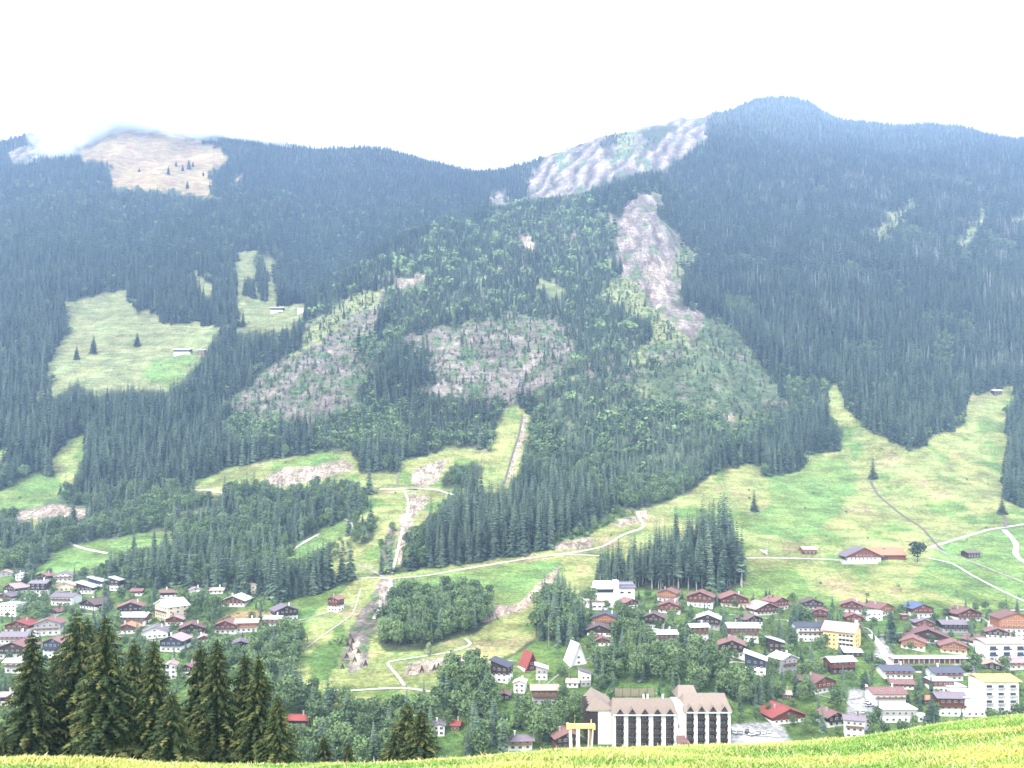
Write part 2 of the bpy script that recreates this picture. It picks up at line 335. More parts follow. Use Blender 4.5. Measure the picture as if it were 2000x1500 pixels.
def ground_mat():
    m = bpy.data.materials.new("ground_cover"); m.use_nodes = True; n = m.node_tree.nodes; l = m.node_tree.links
    b = n["Principled BSDF"]; b.inputs["Roughness"].default_value = 0.95; b.inputs["Specular IOR Level"].default_value = 0.1
    at_ = n.new("ShaderNodeAttribute"); at_.attribute_name = "soil"
    tc = n.new("ShaderNodeTexCoord"); prev = at_.outputs["Color"]
    # broad patches, mid-size tufts and terraces (cattle tracks run along the slope), fine speckle
    for sc, amt_, strch in ((0.012, 0.22, (1,1,1)), (0.05, 0.30, (1,1,1)), (0.10, 0.28, (0.35,0.6,2.8)), (0.4, 0.30, (1,1,1)), (1.6, 0.30, (1,1,1))):
        mp = n.new("ShaderNodeMapping"); mp.inputs["Scale"].default_value = strch; l.new(tc.outputs["Object"], mp.inputs[0])
        nz = n.new("ShaderNodeTexNoise"); nz.inputs["Scale"].default_value = sc; nz.inputs["Detail"].default_value = 5; nz.inputs["Roughness"].default_value = 0.62
        l.new(mp.outputs[0], nz.inputs[0])
        mr = n.new("ShaderNodeMapRange"); mr.inputs[1].default_value = 0.33; mr.inputs[2].default_value = 0.67
        mr.inputs[3].default_value = 1 - amt_; mr.inputs[4].default_value = 1 + amt_; l.new(nz.outputs[0], mr.inputs[0])
        mx = n.new("ShaderNodeVectorMath"); mx.operation = 'SCALE'; l.new(prev, mx.inputs[0]); l.new(mr.outputs[0], mx.inputs[3]); prev = mx.outputs[0]
    # bare rock and scree: fine streaks running down the fall line, kept to bare ground by the soil mask
    for sc, st in ((0.22, (1, .22, .35)), (0.7, (1, .4, .6))):
        mp = n.new("ShaderNodeMapping"); mp.inputs["Scale"].default_value = st; l.new(tc.outputs["Object"], mp.inputs[0])
        nz = n.new("ShaderNodeTexNoise"); nz.inputs["Scale"].default_value = sc; nz.inputs["Detail"].default_value = 7; nz.inputs["Roughness"].default_value = 0.75; nz.inputs["Distortion"].default_value = 0.6; l.new(mp.outputs[0], nz.inputs[0])
        mr = n.new("ShaderNodeMapRange"); mr.inputs[1].default_value = 0.36; mr.inputs[2].default_value = 0.64; mr.inputs[3].default_value = -.52; mr.inputs[4].default_value = .42; l.new(nz.outputs[0], mr.inputs[0])
        m1 = n.new("ShaderNodeMath"); m1.operation = 'MULTIPLY_ADD'; m1.inputs[2].default_value = 1.0; l.new(mr.outputs[0], m1.inputs[0]); l.new(at_.outputs["Alpha"], m1.inputs[1])
        mx = n.new("ShaderNodeVectorMath"); mx.operation = 'SCALE'; l.new(prev, mx.inputs[0]); l.new(m1.outputs[0], mx.inputs[3]); prev = mx.outputs[0]
    nz = n.new("ShaderNodeTexNoise"); nz.inputs["Scale"].default_value = 0.03; nz.inputs["Detail"].default_value = 6; l.new(tc.outputs["Object"], nz.inputs[0])
    hs = n.new("ShaderNodeHueSaturation"); mr = n.new("ShaderNodeMapRange"); mr.inputs[1].default_value = 0.3; mr.inputs[2].default_value = 0.7
    mr.inputs[3].default_value = 0.475; mr.inputs[4].default_value = 0.525; l.new(nz.outputs[0], mr.inputs[0]); l.new(mr.outputs[0], hs.inputs["Hue"]); l.new(prev, hs.inputs["Color"])
    l.new(hs.outputs[0], b.inputs["Base Color"])
    bz = n.new("ShaderNodeTexNoise"); bz.inputs["Scale"].default_value = 0.18; bz.inputs["Detail"].default_value = 8; l.new(tc.outputs["Object"], bz.inputs[0])
    bp = n.new("ShaderNodeBump"); bp.inputs["Strength"].default_value = 0.9; bp.inputs["Distance"].default_value = 3.0
    l.new(bz.outputs[0], bp.inputs["Height"]); l.new(bp.outputs[0], b.inputs["Normal"])
    return m
GM = ground_mat()
PXg = np.broadcast_to(PX[:, None], GX.shape)
jx = fbm(GX / 14, GY / 14, 3, 31) * (7 + 7*np.clip((GY-850)/300,0,1)); jy = fbm(GX / 14, GY / 14, 3, 37) * (5 + 6*np.clip((GY-850)/300,0,1))
gcl = cls(G, PXg + jx, APP + jy)
big = np.clip((GY - 850) / 200, 0, 1); galt = cls(G, PXg + jx + fbm(GX/55, GY/55, 3, 33)*34*big, APP + jy + fbm(GX/55, GY/55, 3, 35)*26*big)
soft = np.isin(gcl, (0, 6, 11)) & np.isin(galt, (0, 6, 11)); gcl = np.where(soft, galt, gcl)
cols = GCOL[gcl].copy()
# strata on the rock: long tilted ribs with real relief
rk = (gcl == 4)
rib = np.sin((GX * 0.9 - Z * 0.55) / 6.5 + fbm(GX / 70, GY / 70, 3, 51) * 6)
cols[rk] *= (1 + (0.22 + .30 * (GY[rk] > 1900)) * rib[rk] + 0.7 * fbm(GX[rk] / 9, GY[rk] / 40, 4, 57))[:, None]; t5 = (gcl == 5) & (GY > 900); cols[t5] *= (0.85 + 0.7 * fbm(GX[t5] / 9, GY[t5] / 40, 4, 58))[:, None]
Zm = Z + np.where(rk, rib * (1.6 + 1.2 * (GY > 1900)) + fbm(GX / 16, Z / 16, 3, 55) * 5, 0) * np.clip((GY - 900) / 200, 0, 1)
grn = fbm(GX / 22, GY / 22, 4, 61)
gm = (rk & (grn > 0.30)); cols[gm] = (0.09, 0.13, 0.06)
f11 = (gcl == 11); v11 = fbm(GX / 18, GY / 18, 4, 64); cols[f11 & (v11 > .3)] = (0.15, 0.17, 0.085); cols[f11 & (v11 < -.38)] = (0.14, 0.12, 0.095)
sc6 = (gcl == 6); v6 = fbm(GX / 9, GY / 9, 4, 63)
cols[sc6 & (v6 > 0.15)] = (0.075, 0.115, 0.05); cols[sc6 & (v6 < -0.32)] = (0.22, 0.19, 0.17)
m2 = (gcl == 2); v2 = fbm(GX / 26, GY / 26, 4, 67)
cols[m2 & (v2 > 0.22)] = (0.120, 0.180, 0.050); cols[m2 & (v2 < -0.44)] = (0.245, 0.215, 0.105)
for _ in range(1):
    c = cols.copy(); c[1:-1, 1:-1] = (cols[1:-1,1:-1]*2 + cols[2:,1:-1] + cols[:-2,1:-1] + cols[1:-1,2:] + cols[1:-1,:-2]) / 6; cols = c
soft_a = np.isin(gcl, (4, 5)) * 1.0 + (gcl == 6) * .55
cols = np.concatenate([cols, soft_a[..., None]], -1)
ground = grid_mesh("ground", GX, GY, Zm, cols, GM, "structure")
# near hillside: from the photographer's feet over the crest and down to the valley side
def crest(px):
    return 6 + np.interp(px, [-800,0,300,600,800,1000,1100,1250,1400,1500,1650,1800,1900,2000,2800],[1488,1490,1492,1496,1490,1476,1466,1456,1449,1448,1440,1416,1402,1388,1300])
NPX = np.linspace(-1500, 3500, 420); NYS = np.concatenate([np.linspace(0.6, 3, 8)[:-1], np.linspace(3, 32, 150)[:-1], np.geomspace(32, 104, 40)])
yc = np.interp(NPX, [-1500,0,1000,2000,3500],[14,14,17,24,30])
NZ = np.zeros((len(NPX), len(NYS)))
for i, p in enumerate(NPX):
    zc = -(crest(p) - HZ) / F * yc[i]
    xs = np.array([0, yc[i]*0.35, yc[i]*0.72, yc[i], yc[i]+6, 45, 75, 104.0]); zs = np.array([-1.62, -1.62+(zc+1.62)*0.33, -1.62+(zc+1.62)*0.68, zc, zc-2.3, -18.5, -31, -45.2])
    h = np.diff(xs); s = np.diff(zs) / h; mm = np.zeros_like(zs); mm[1:-1] = (s[:-1]*h[1:]+s[1:]*h[:-1])/(h[1:]+h[:-1]); mm[0] = s[0]; mm[-1] = s[-1]
    k = np.clip(np.searchsorted(xs, NYS) - 1, 0, len(xs) - 2); t = (NYS - xs[k]) / h[k]
    NZ[i] = (2*t**3-3*t**2+1)*zs[k] + (t**3-2*t**2+t)*h[k]*mm[k] + (-2*t**3+3*t**2)*zs[k+1] + (t**3-t**2)*h[k]*mm[k+1]
NGX = (NPX[:, None] - 1000) / F * NYS[None, :]; NGY = np.broadcast_to(NYS[None, :], NGX.shape)
NZ += fbm(NGX / 1.1, NGY / 1.1, 3, 71) * 0.07 + fbm(NGX / 5, NGY / 5, 2, 73) * 0.12
def near_h(x, y):
    u = (np.asarray(x) / y * F + 1000 - NPX[0]) / (NPX[1] - NPX[0]); i = np.clip(u.astype(int), 0, len(NPX) - 2); fu = np.clip(u - i, 0, 1)
    j = np.clip(np.searchsorted(NYS, y) - 1, 0, len(NYS) - 2); fy = np.clip((y - NYS[j]) / (NYS[j+1] - NYS[j]), 0, 1)
    return (NZ[i,j]*(1-fu)+NZ[i+1,j]*fu)*(1-fy) + (NZ[i,j+1]*(1-fu)+NZ[i+1,j+1]*fu)*fy
def patch(x, y): return fbm(x / 2.6, y / 1.3, 4, 81)
pc = patch(NGX, NGY); t = np.clip((pc + 0.25) / 0.5, 0, 1)[..., None]
ncol = (1 - t) * np.array((0.15, 0.27, 0.06)) + t * np.array((0.38, 0.40, 0.11))
grid_mesh("hillside", NGX, NGY, NZ, ncol, GM, "structure")
# ------------------------------------------------------------------ foliage materials
def leaf_mat(name, dark, light, tipcol=None, scale=6.0):
    """colour varies from tree to tree (property or instance attribute 'tint') and from clump to clump"""
    m = bpy.data.materials.new(name); m.use_nodes = True; n = m.node_tree.nodes; l = m.node_tree.links
    b = n["Principled BSDF"]; b.inputs["Roughness"].default_value = 0.75; b.inputs["Specular IOR Level"].default_value = 0.15
    at_ = n.new("ShaderNodeAttribute"); at_.attribute_type = 'INSTANCER'; at_.attribute_name = "tint"
    tc = n.new("ShaderNodeTexCoord"); nz = n.new("ShaderNodeTexNoise"); nz.inputs["Scale"].default_value = scale; nz.inputs["Detail"].default_value = 2
    l.new(tc.outputs["Object"], nz.inputs[0])
    ge = n.new("ShaderNodeNewGeometry")
    a = n.new("ShaderNodeMath"); a.operation = 'MULTIPLY_ADD'; a.inputs[1].default_value = 0.5; l.new(nz.outputs[0], a.inputs[0]); l.new(at_.outputs["Fac"], a.inputs[2])
    a2 = n.new("ShaderNodeMath"); a2.operation = 'MULTIPLY_ADD'; a2.inputs[1].default_value = 0.45; l.new(ge.outputs["Random Per Island"], a2.inputs[0]); l.new(a.outputs[0], a2.inputs[2])
    mr = n.new("ShaderNodeMapRange"); mr.inputs[1].default_value = 0.45; mr.inputs[2].default_value = 1.45; l.new(a2.outputs[0], mr.inputs[0])
    r = n.new("ShaderNodeValToRGB"); e = r.color_ramp.elements; e[0].color = dark + (1,); e[1].color = light + (1,)
    if tipcol: k = e.new(0.97); k.color = light + (1,); e[-1].color = tipcol + (1,)
    l.new(mr.outputs[0], r.inputs[0]); l.new(r.outputs[0], b.inputs["Base Color"]); return m
M = {}
M['spruce'] = leaf_mat("spruce_needles", (0.011,0.025,0.020), (0.180,0.255,0.160))
M['spruce_near'] = leaf_mat("spruce_needles_near", (0.010,0.020,0.010), (0.055,0.088,0.030), scale=9)
M['spruce_tip'] = leaf_mat("spruce_shoots", (0.045,0.065,0.020), (0.165,0.160,0.055), scale=9)
M['leaf'] = leaf_mat("broad_leaves", (0.010,0.028,0.015), (0.200,0.290,0.115))
M['silver'] = leaf_mat("silver_leaves", (0.16,0.20,0.11), (0.30,0.36,0.20))
M['bark'] = mat("bark", (0.085,0.065,0.05), 0.95, 0.3, 4)
M['dead'] = mat("dead_wood", (0.30,0.28,0.27), 0.9, 0.2, 4)
M['palebark'] = mat("pale_bark", (0.34,0.31,0.27), 0.9, 0.3, 4)

def spruce_mesh(name, layers, nb, seed, R=0.15, base=0.06, droop=0.05, m='spruce', top_narrow=0.85):
    r = random.Random(seed); b = MB()
    for k in range(layers):
        t = (k + r.random() * 0.5) / layers; z = base + (0.985 - base) * t; rad = R * (1 - t) ** top_narrow + 0.006
        off = r.random() * 6.28
        for j in range(nb):
            a = off + 6.283 * (j + r.uniform(-.25, .25)) / nb; L = rad * r.uniform(0.62, 1.12)
            if r.random() < 0.06: L *= 0.5
            d = (math.cos(a), math.sin(a)); p = (-d[1], d[0]); wd = L * r.uniform(0.34, 0.5) + 0.004
            z0 = z + L * 0.25; zt = z - L * droop * 6 * (1 - 0.6 * t) + r.uniform(-.006, .006); zm = (z0 + zt) / 2 - 0.012
            q = 0.58
            b.add([(0, 0, z0), (d[0]*L*q + p[0]*wd, d[1]*L*q + p[1]*wd, zm), (d[0]*L, d[1]*L, zt), (d[0]*L*q - p[0]*wd, d[1]*L*q - p[1]*wd, zm)],
                  [(0, 1, 2), (0, 2, 3)])
    b.add([(0.008,0,.94),(-.004,.007,.94),(-.004,-.007,.94),(0,0,1.0)], [(0,1,3),(1,2,3),(2,0,3)])
    return b.mesh(name, M[m])
def near_spruce_mesh(name, seed, layers=62, R=0.19):
    """full crown seen close up: arching boughs with hanging curtains of twigs; height 1"""
    r = random.Random(seed); b = MB()
    for k in range(layers):
        t = (k + r.random() * 0.6) / layers; z = 0.02 + 0.965 * t
        rad = R * (1 - t) ** 0.72 * r.uniform(0.86, 1.1) + 0.012; nb = int(11 - 5 * t); off = r.random() * 6.28
        for j in range(nb):
            a = off + 6.283 * (j + r.uniform(-.3, .3)) / nb; L = max(rad * r.uniform(0.55, 1.18), .010)
            dx, dy = math.cos(a), math.sin(a); ns = 6 if L > 0.05 else 4; pts = []
            sag = L * r.uniform(0.28, 0.6) * (1 - 0.55 * t); up = L * 0.10
            for s in range(ns + 1):
                q = s / ns; wob = r.uniform(-1, 1) * L * 0.03
                pts.append(Vector((dx*L*q - dy*wob, dy*L*q + dx*wob, z + up*math.sin(q*3.1)*0.6 - sag*q*q + (0.25*sag*max(0, q-0.75)*4*0.4))))
            side = Vector((-dy, dx, 0)); tipb = r.random() < 0.30
            for s in range(ns):
                p0, p1 = pts[s], pts[s+1]; q = (s + .5) / ns; wv = (0.20 * L + 0.004) * (1 - q) ** 0.5 * (0.6 + 0.8*q)
                mi = 1 if (tipb and q > 0.45) else 0
                b.add([p0, p0 + side*wv + Vector((0,0,-wv*.5)), p1, p1 - side*wv*.0], [(0,1,2)], mi)
                b.add([p0, p1, p0 - side*wv + Vector((0,0,-wv*.5))], [(0,1,2)], mi)
                for sg in (-1, 1):                         # side twigs, then the hanging ones
                    for h in range(2):
                        c = p0.lerp(p1, r.random()); tl = (0.12 + 0.26*r.random()) * L * (1.15 - q) + 0.011
                        dr = (side*sg*r.uniform(.3,1.0) + Vector((dx,dy,0))*r.uniform(.1,.9) + Vector((0,0,-r.uniform(.5,2.2)))).normalized()
                        wd = Vector((dx,dy,r.uniform(-.3,.3))).normalized() * tl * r.uniform(.13,.24)
                        b.add([c - wd, c + wd, c + dr*tl*.6 + wd*.8, c + dr*tl, c + dr*tl*.55 - wd], [(0,1,2,3,4)], mi if r.random() < .8 else 1 - mi)
    for s in range(7):
        a = s * .9; b.add([(0,0,.962),(0.005*math.cos(a),0.005*math.sin(a),.968),(0,0,1.0)], [(0,1,2)])
    return b.mesh(name, [M['spruce_near'], M['spruce_tip']])
def leaf_crown_mesh(name, nlobe, nleaf, seed, leaf=0.05, rx=0.30, zc=0.60, rz=0.36, m='leaf', lobe=(0.13, 0.2)):
    r = random.Random(seed); b = MB(); lobes = []
    for k in range(nlobe):
        a = r.random() * 6.28; q = r.random() ** 0.5 * 0.72; h = r.uniform(-.8, .8)
        sh = math.sqrt(max(0.05, 1 - h*h*0.8)) * q
        lobes.append((Vector((rx*sh*math.cos(a), rx*sh*math.sin(a), zc + rz*h*0.85)), r.uniform(*lobe) * (1 - 0.25*max(0, h))))
    lobes.append((Vector((0, 0, zc)), rx * 0.75))
    tot = sum(x[1]**2 for x in lobes)
    for c, rad in lobes:
        for k in range(max(4, int(nleaf * rad**2 / tot))):
            n_ = Vector((r.gauss(0,1), r.gauss(0,1), r.gauss(0,1) + .25)).normalized(); p = c + Vector((n_.x, n_.y, n_.z*0.85)) * rad * r.uniform(.78, 1.08)
            d = (n_ + Vector((r.gauss(0,.5), r.gauss(0,.5), r.gauss(0,.5)))).normalized()
            u = d.orthogonal().normalized(); v = d.cross(u); s = leaf * r.uniform(.6, 1.3)
            an = r.random()*3; u, v = u*math.cos(an)+v*math.sin(an), v*math.cos(an)-u*math.sin(an)
            b.add([p-u*s*.9, p-v*s*.6, p+u*s, p+v*s*.6], [(0,1,2,3)])
    return b.mesh(name, M[m])
def trunk_mesh(name, r0=0.014, top=0.9, m='bark', limbs=0, seed=1, rx=.2):
    b = MB(); rr = random.Random(seed); b.bar((0,0,-0.05), (0,0,0.3), r0, n=6, r2=r0*.75); b.bar((0,0,.3), (0.003,0,top), r0*.75, n=6, r2=r0*.15)
    for k in range(limbs):
        a = k * 2.4 + rr.random(); z = rr.uniform(.25, .5); b.bar((0,0,z), (rx*math.cos(a), rx*math.sin(a), z + rr.uniform(.15,.3)), r0*.4, n=4, r2=r0*.12)
    return b.mesh(name, M[m])
def dead_mesh(name, seed):
    r = random.Random(seed); b = MB(); b.bar((0,0,-.03),(r.uniform(-.02,.02),r.uniform(-.02,.02),1), .016, n=5, r2=.005)
    for k in range(16):
        z = r.uniform(.35,.95); a = r.random()*6.28; L = (1.05-z)*.10; b.bar((0,0,z),(L*math.cos(a),L*math.sin(a),z-.02), .004, n=3, r2=.002)
    return b.mesh(name, M['dead'])
SPF = [spruce_mesh("spruce_crown_far", 9, 7, 10+i, R=.15+.012*(i % 3)) for i in range(5)]
SPM = [spruce_mesh("spruce_crown", 24, 9, 30+i, R=.135+.012*(i % 3), base=.05) for i in range(5)]
SPT = [spruce_mesh("spruce_crown_high", 20, 9, 50+i, R=.12, base=.28) for i in range(3)]
LFF = [leaf_crown_mesh("leaf_crown_far", 6, 110, 60+i, leaf=.085) for i in range(4)]
LFM = [leaf_crown_mesh("leaf_crown", 13, 760, 70+i, leaf=.042, rx=.27+.03*(i % 2)) for i in range(5)]
SHR = [leaf_crown_mesh("shrub_crown", 5, 90, 80+i, leaf=.12, rx=.45, zc=.45, rz=.4, lobe=(.2,.3)) for i in range(3)]
DED = [dead_mesh("dead_stem", 90+i) for i in range(3)]
NEARS = [near_spruce_mesh("near_spruce_crown", 100+i, R=.225+.015*i) for i in range(3)]
TR_S = trunk_mesh("spruce_trunk", .011, .93); TR_P = trunk_mesh("pale_trunk", .011, .9, 'palebark'); TR_L = trunk_mesh("leaf_trunk", .016, .62, limbs=6); TR_N = trunk_mesh("near_trunk", .016, .96)

TREE_N = {}
def tree(kind, p, h, wf=1.0, label=None, group=None, tint=0.5, yaw=None):
    """one tree with a trunk and a crown of its own"""
    name, cat, crown, trunk = {'spruce': ("spruce_tree", "tree", SPM, TR_S), 'tall': ("spruce_tree", "tree", SPT, TR_P), 'near': ("spruce_tree", "tree", NEARS, TR_N),
        'leaf': ("broadleaf_tree", "tree", LFM, TR_L)}[kind]
    k = TREE_N.get(kind, 0); TREE_N[kind] = k + 1
    o = empty(name, p, random.random()*6.28 if yaw is None else yaw, label, cat, group); o.scale = (h*wf, h*wf, h)
    link("trunk", trunk, o); c = link("crown", crown[k % len(crown)], o); c["tint"] = tint; return o

# ------------------------------------------------------------------ buildings come first: the trees keep clear of them
HOUSES = []; HOUSE_LABELS = []       # (px, top, base, width, distance) of every building, for the tree planting below
# ------------------------------------------------------------------ paint and materials of the buildings
W_ = dict(
 w=mat("white_render", (0.80,0.785,0.76), .85, .06, .6), c=mat("cream_render", (0.66,0.58,0.42), .85, .06, .6), y=mat("yellow_render", (0.72,0.55,0.22), .85, .05, .6),
 g=mat("grey_render", (0.36,0.34,0.34), .85, .08, .6), d=mat("dark_timber", (0.050,0.030,0.024), .8, .35, 3, streak=(1,1,9)), r=mat("red_brown_timber", (0.135,0.045,0.030), .8, .3, 3, streak=(1,1,9)),
 o=mat("orange_timber", (0.29,0.125,0.06), .75, .25, 3, streak=(1,1,9)), b=mat("brown_timber", (0.16,0.085,0.05), .8, .3, 3, streak=(1,1,9)), k=mat("blue_black_cladding", (0.04,0.045,0.075), .6, .2, 3))
R_ = dict(
 R=mat("red_brown_tiles", (0.20,0.105,0.095), .8, .25, 1.2), B=mat("brown_tiles", (0.14,0.10,0.09), .8, .25, 1.2), P=mat("purple_grey_tiles", (0.17,0.14,0.165), .75, .2, 1.2),
 D=mat("slate_roof", (0.065,0.065,0.09), .6, .25, 1.2), G=mat("pale_grey_roof", (0.50,0.50,0.53), .5, .1, .8), W=mat("white_sheet_roof", (0.70,0.70,0.72), .45, .06, .8),
 X=mat("bright_red_tiles", (0.26,0.062,0.052), .75, .2, 1.2), O=mat("orange_tiles", (0.42,0.20,0.12), .8, .2, 1.2), T=mat("beige_tiles", (0.42,0.31,0.25), .8, .2, 1.2),
 S=mat("blue_slate_roof", (0.10,0.12,0.22), .55, .2, 1.2), K=mat("pinkish_tiles", (0.37,0.25,0.25), .8, .2, 1.2))
GLASS = mat("window_glass", (0.035,0.045,0.06), .12, .3, 1, spec=.6); FRAME = mat("window_frame", (0.62,0.58,0.52), .6, .05, 1); SHUT = mat("red_shutter", (0.22,0.05,0.04), .7, .1, 1)
CONC = mat("concrete", (0.42,0.40,0.38), .9, .12, .7); METAL = mat("galvanised_metal", (0.5,0.5,0.52), .4, .05, 1, metal=.6)
b = MB(); b.box(-.5,.5,-.05,.03,-.5,.5,0); b.box(-.42,-.03,-.065,-.052,-.42,.42,1); b.box(.03,.42,-.065,-.052,-.42,.42,1); WIN = b.mesh("window_pair", [FRAME, GLASS])
b = MB(); b.box(-.5,.5,-.05,.03,-.5,.5,0); b.box(-.46,.46,-.065,-.052,-.46,.46,1); WIN2 = b.mesh("window_wide", [FRAME, GLASS])

def windows(root, W, H, D, rows, ncol, face='f', ww=1.25, wh=1.15, z0=1.0, mesh=None, tw=None):
    for r in range(rows):
        z = z0 + r * (H - .3) / rows + .45
        for c in range(ncol):
            t = -W/2 + W * (c + .5) / ncol
            if face == 'f': loc, rz = (t, -.12, z), 0
            elif face == 'r': loc, rz = (W/2 + .12, D * (c + .5) / ncol, z), math.pi/2
            else: loc, rz = (-W/2 - .12, D * (c + .5) / ncol, z), -math.pi/2
            link("window", mesh or WIN, root, loc, (0, 0, rz), (ww * random.uniform(.85, 1.2), 1.6, wh))

def house(px, top, base, wpx, kind, roof, up, lo, label, yaw=None, cat="chalet", D=None, pitch=.42, rows=None, balcony=True, dx=0, name=None, skylight=False, chimney=True):
    """kind G: gable towards the viewer, E: eaves towards the viewer, M: single slope, F: flat roof, A: steep A-frame"""
    p = at(px, base); s = p.y / F; W = wpx * s / 1.10; dep = (base - HZ) / F; tot = (base - top) * s
    D = D or (max(6.5, min(13, W * .85)) if kind not in 'E' else max(6, min(10, W * .6)))
    OV = min(1.1, .08 * W + .3)
    if yaw is None: yaw = random.choice((-1, 1)) * random.uniform(.05, .48) if kind == 'G' else random.uniform(-.15, .15)
    if kind == 'G': rise = pitch * W / 2 * .92; H = tot - rise - D * dep * .8
    elif kind == 'E': rise = pitch * .9 * D / 2; H = tot - rise - (D/2) * dep
    elif kind == 'M': rise = pitch * W * .6; H = tot - rise
    elif kind == 'A': rise = tot * .8; H = tot * .2
    else: rise = .3; H = tot - D * dep
    H = max(2.5, H)
    o = empty(name or {'chalet': "chalet", 'house': "house", 'barn': "barn", 'shed': "shed", 'apartment block': "apartment_block", 'hut': "hut", 'garage': "garage"}.get(cat, "house"), p, yaw, label, cat)
    HOUSES.append((px, top, base, wpx, p.y)); HOUSE_LABELS.append(label); h1 = H * (.5 if up != lo else .6)
    b = MB(); b.box(-W/2, W/2, 0, D, -3.5, h1); b.build("wall", W_[lo], o)
    b = MB(); e = .06; x0, x1, y0, y1 = -W/2-e, W/2+e, -e, D+e
    if kind == 'G':
        hh = H - .02; rg = hh + rise * (W/2) / (W/2)
        b.add([(x0,y0,h1),(x1,y0,h1),(x1,y0,hh),(0,y0,rg),(x0,y0,hh),(x0,y1,h1),(x1,y1,h1),(x1,y1,hh),(0,y1,rg),(x0,y1,hh)],
              [(0,1,2,3,4),(9,8,7,6,5),(1,6,7,2),(5,0,4,9),(2,7,8,3),(3,8,9,4),(0,5,6,1)])
    elif kind == 'E':
        hh = H; b.add([(x0,y0,h1),(x1,y0,h1),(x1,y1,h1),(x0,y1,h1),(x0,y0,hh),(x1,y0,hh),(x1,y1,hh),(x0,y1,hh),(x0,D/2,hh+rise),(x1,D/2,hh+rise)],
              [(0,1,5,4),(1,2,6,9,5),(2,3,7,6),(3,0,4,8,7),(4,5,9,8),(6,7,8,9),(0,3,2,1)])
    elif kind == 'M':
        b.add([(x0,y0,h1),(x1,y0,h1),(x1,y1,h1),(x0,y1,h1),(x0,y0,H+rise),(x1,y0,H),(x1,y1,H),(x0,y1,H+rise)], [(0,1,5,4),(1,2,6,5),(2,3,7,6),(3,0,4,7),(4,5,6,7),(0,3,2,1)])
    elif kind == 'A':
        b.add([(x0*.9,y0,0),(x1*.9,y0,0),(0,y0,tot-.3),(x0*.9,y1,0),(x1*.9,y1,0),(0,y1,tot-.3)], [(0,1,2),(5,4,3),(1,4,5,2),(3,0,2,5),(0,3,4,1)])
    else: b.box(x0, x1, y0, y1, h1, H)
    b.build("upper_wall", W_[up], o)
    b = MB(); T = .28
    if kind == 'G':
        k = rise / (W/2); xe = W/2 + OV; ze = H - k * OV + T; zr = H + rise + T
        b.slab([(0,-OV,zr),(0,D+OV,zr),(-xe,D+OV,ze),(-xe,-OV,ze)], T); b.slab([(0,D+OV,zr),(0,-OV,zr),(xe,-OV,ze),(xe,D+OV,ze)], T)
        b.bar((0,-OV,zr+.02),(0,D+OV,zr+.02),.14)
    elif kind == 'E':
        k = rise / (D/2); ye = OV; ze = H - k * OV + T; zr = H + rise + T
        b.slab([(-W/2-OV,D/2,zr),(-W/2-OV,-ye,ze),(W/2+OV,-ye,ze),(W/2+OV,D/2,zr)], T); b.slab([(W/2+OV,D/2,zr),(W/2+OV,D+ye,ze),(-W/2-OV,D+ye,ze),(-W/2-OV,D/2,zr)], T)
        b.bar((-W/2-OV,D/2,zr+.02),(W/2+OV,D/2,zr+.02),.14)
    elif kind == 'M':
        k = rise / W; b.slab([(-W/2-OV,-OV,H+rise+k*OV+T),(W/2+OV,-OV,H-k*OV+T),(W/2+OV,D+OV,H-k*OV+T),(-W/2-OV,D+OV,H+rise+k*OV+T)], T)
    elif kind == 'A':
        xe = W/2*.98; b.slab([(0,-OV,tot+.1),(0,D+OV,tot+.1),(-xe,D+OV,-.3),(-xe,-OV,-.3)], T); b.slab([(0,D+OV,tot+.1),(0,-OV,tot+.1),(xe,-OV,-.3),(xe,D+OV,-.3)], T)
    else:
        b.box(-W/2-OV*.5, W/2+OV*.5, -OV*.5, D+OV*.5, H+.01, H+.35)
    rf = b.build("roof", R_[roof], o)
    if kind in 'GE' and skylight:
        for t in (-.22, .18):
            if kind == 'E': zz = H + rise * .5 + T + .05; link("skylight", WIN2, rf, (W*t, D*.25, zz), (math.radians(-90) + math.atan(rise/(D/2)), 0, 0), (1.1,1,1.3))
    rows = rows or max(1, int(round(H / 2.7))); nc = max(2, int(round(W / 3.1)))
    if kind == 'A': windows(o, W*.5, tot*.5, D, 2, 1, ww=1.6); 
    else:
        windows(o, W * .92, H, D, rows, nc); 
        if abs(yaw) > .3: windows(o, W, H, D, rows, max(2, int(D/3.4)), 'r' if yaw < 0 else 'l')
        if kind == 'G' and rise > 1.4: link("window", WIN, o, (0, -.12, H + rise * .30), (0,0,0), (1.2,1.6,.9))
    if balcony and kind in 'GE' and H > 4.2 and W > 7:
        z = h1 + .05; b = MB(); b.box(-W/2*.94, W/2*.94, -1.15, -.07, z, z+.16); b.box(-W/2*.94, W/2*.94, -1.2, -1.13, z+.16, z+1.0)
        b.build("balcony", W_[up if up in 'drobk' else 'b'], o)
    if chimney and kind in 'GE':
        b = MB(); cx = W * random.choice((-.2, .22)); zc = H + rise * (.55 if kind == 'G' else .9); b.box(cx-.3, cx+.3, D*.5-.3, D*.5+.3, zc, zc + 2.0); b.box(cx-.4, cx+.4, D*.5-.4, D*.5+.4, zc+2.0, zc+2.2)
        b.build("chimney", W_[random.choice('wgb')], o)
    return o

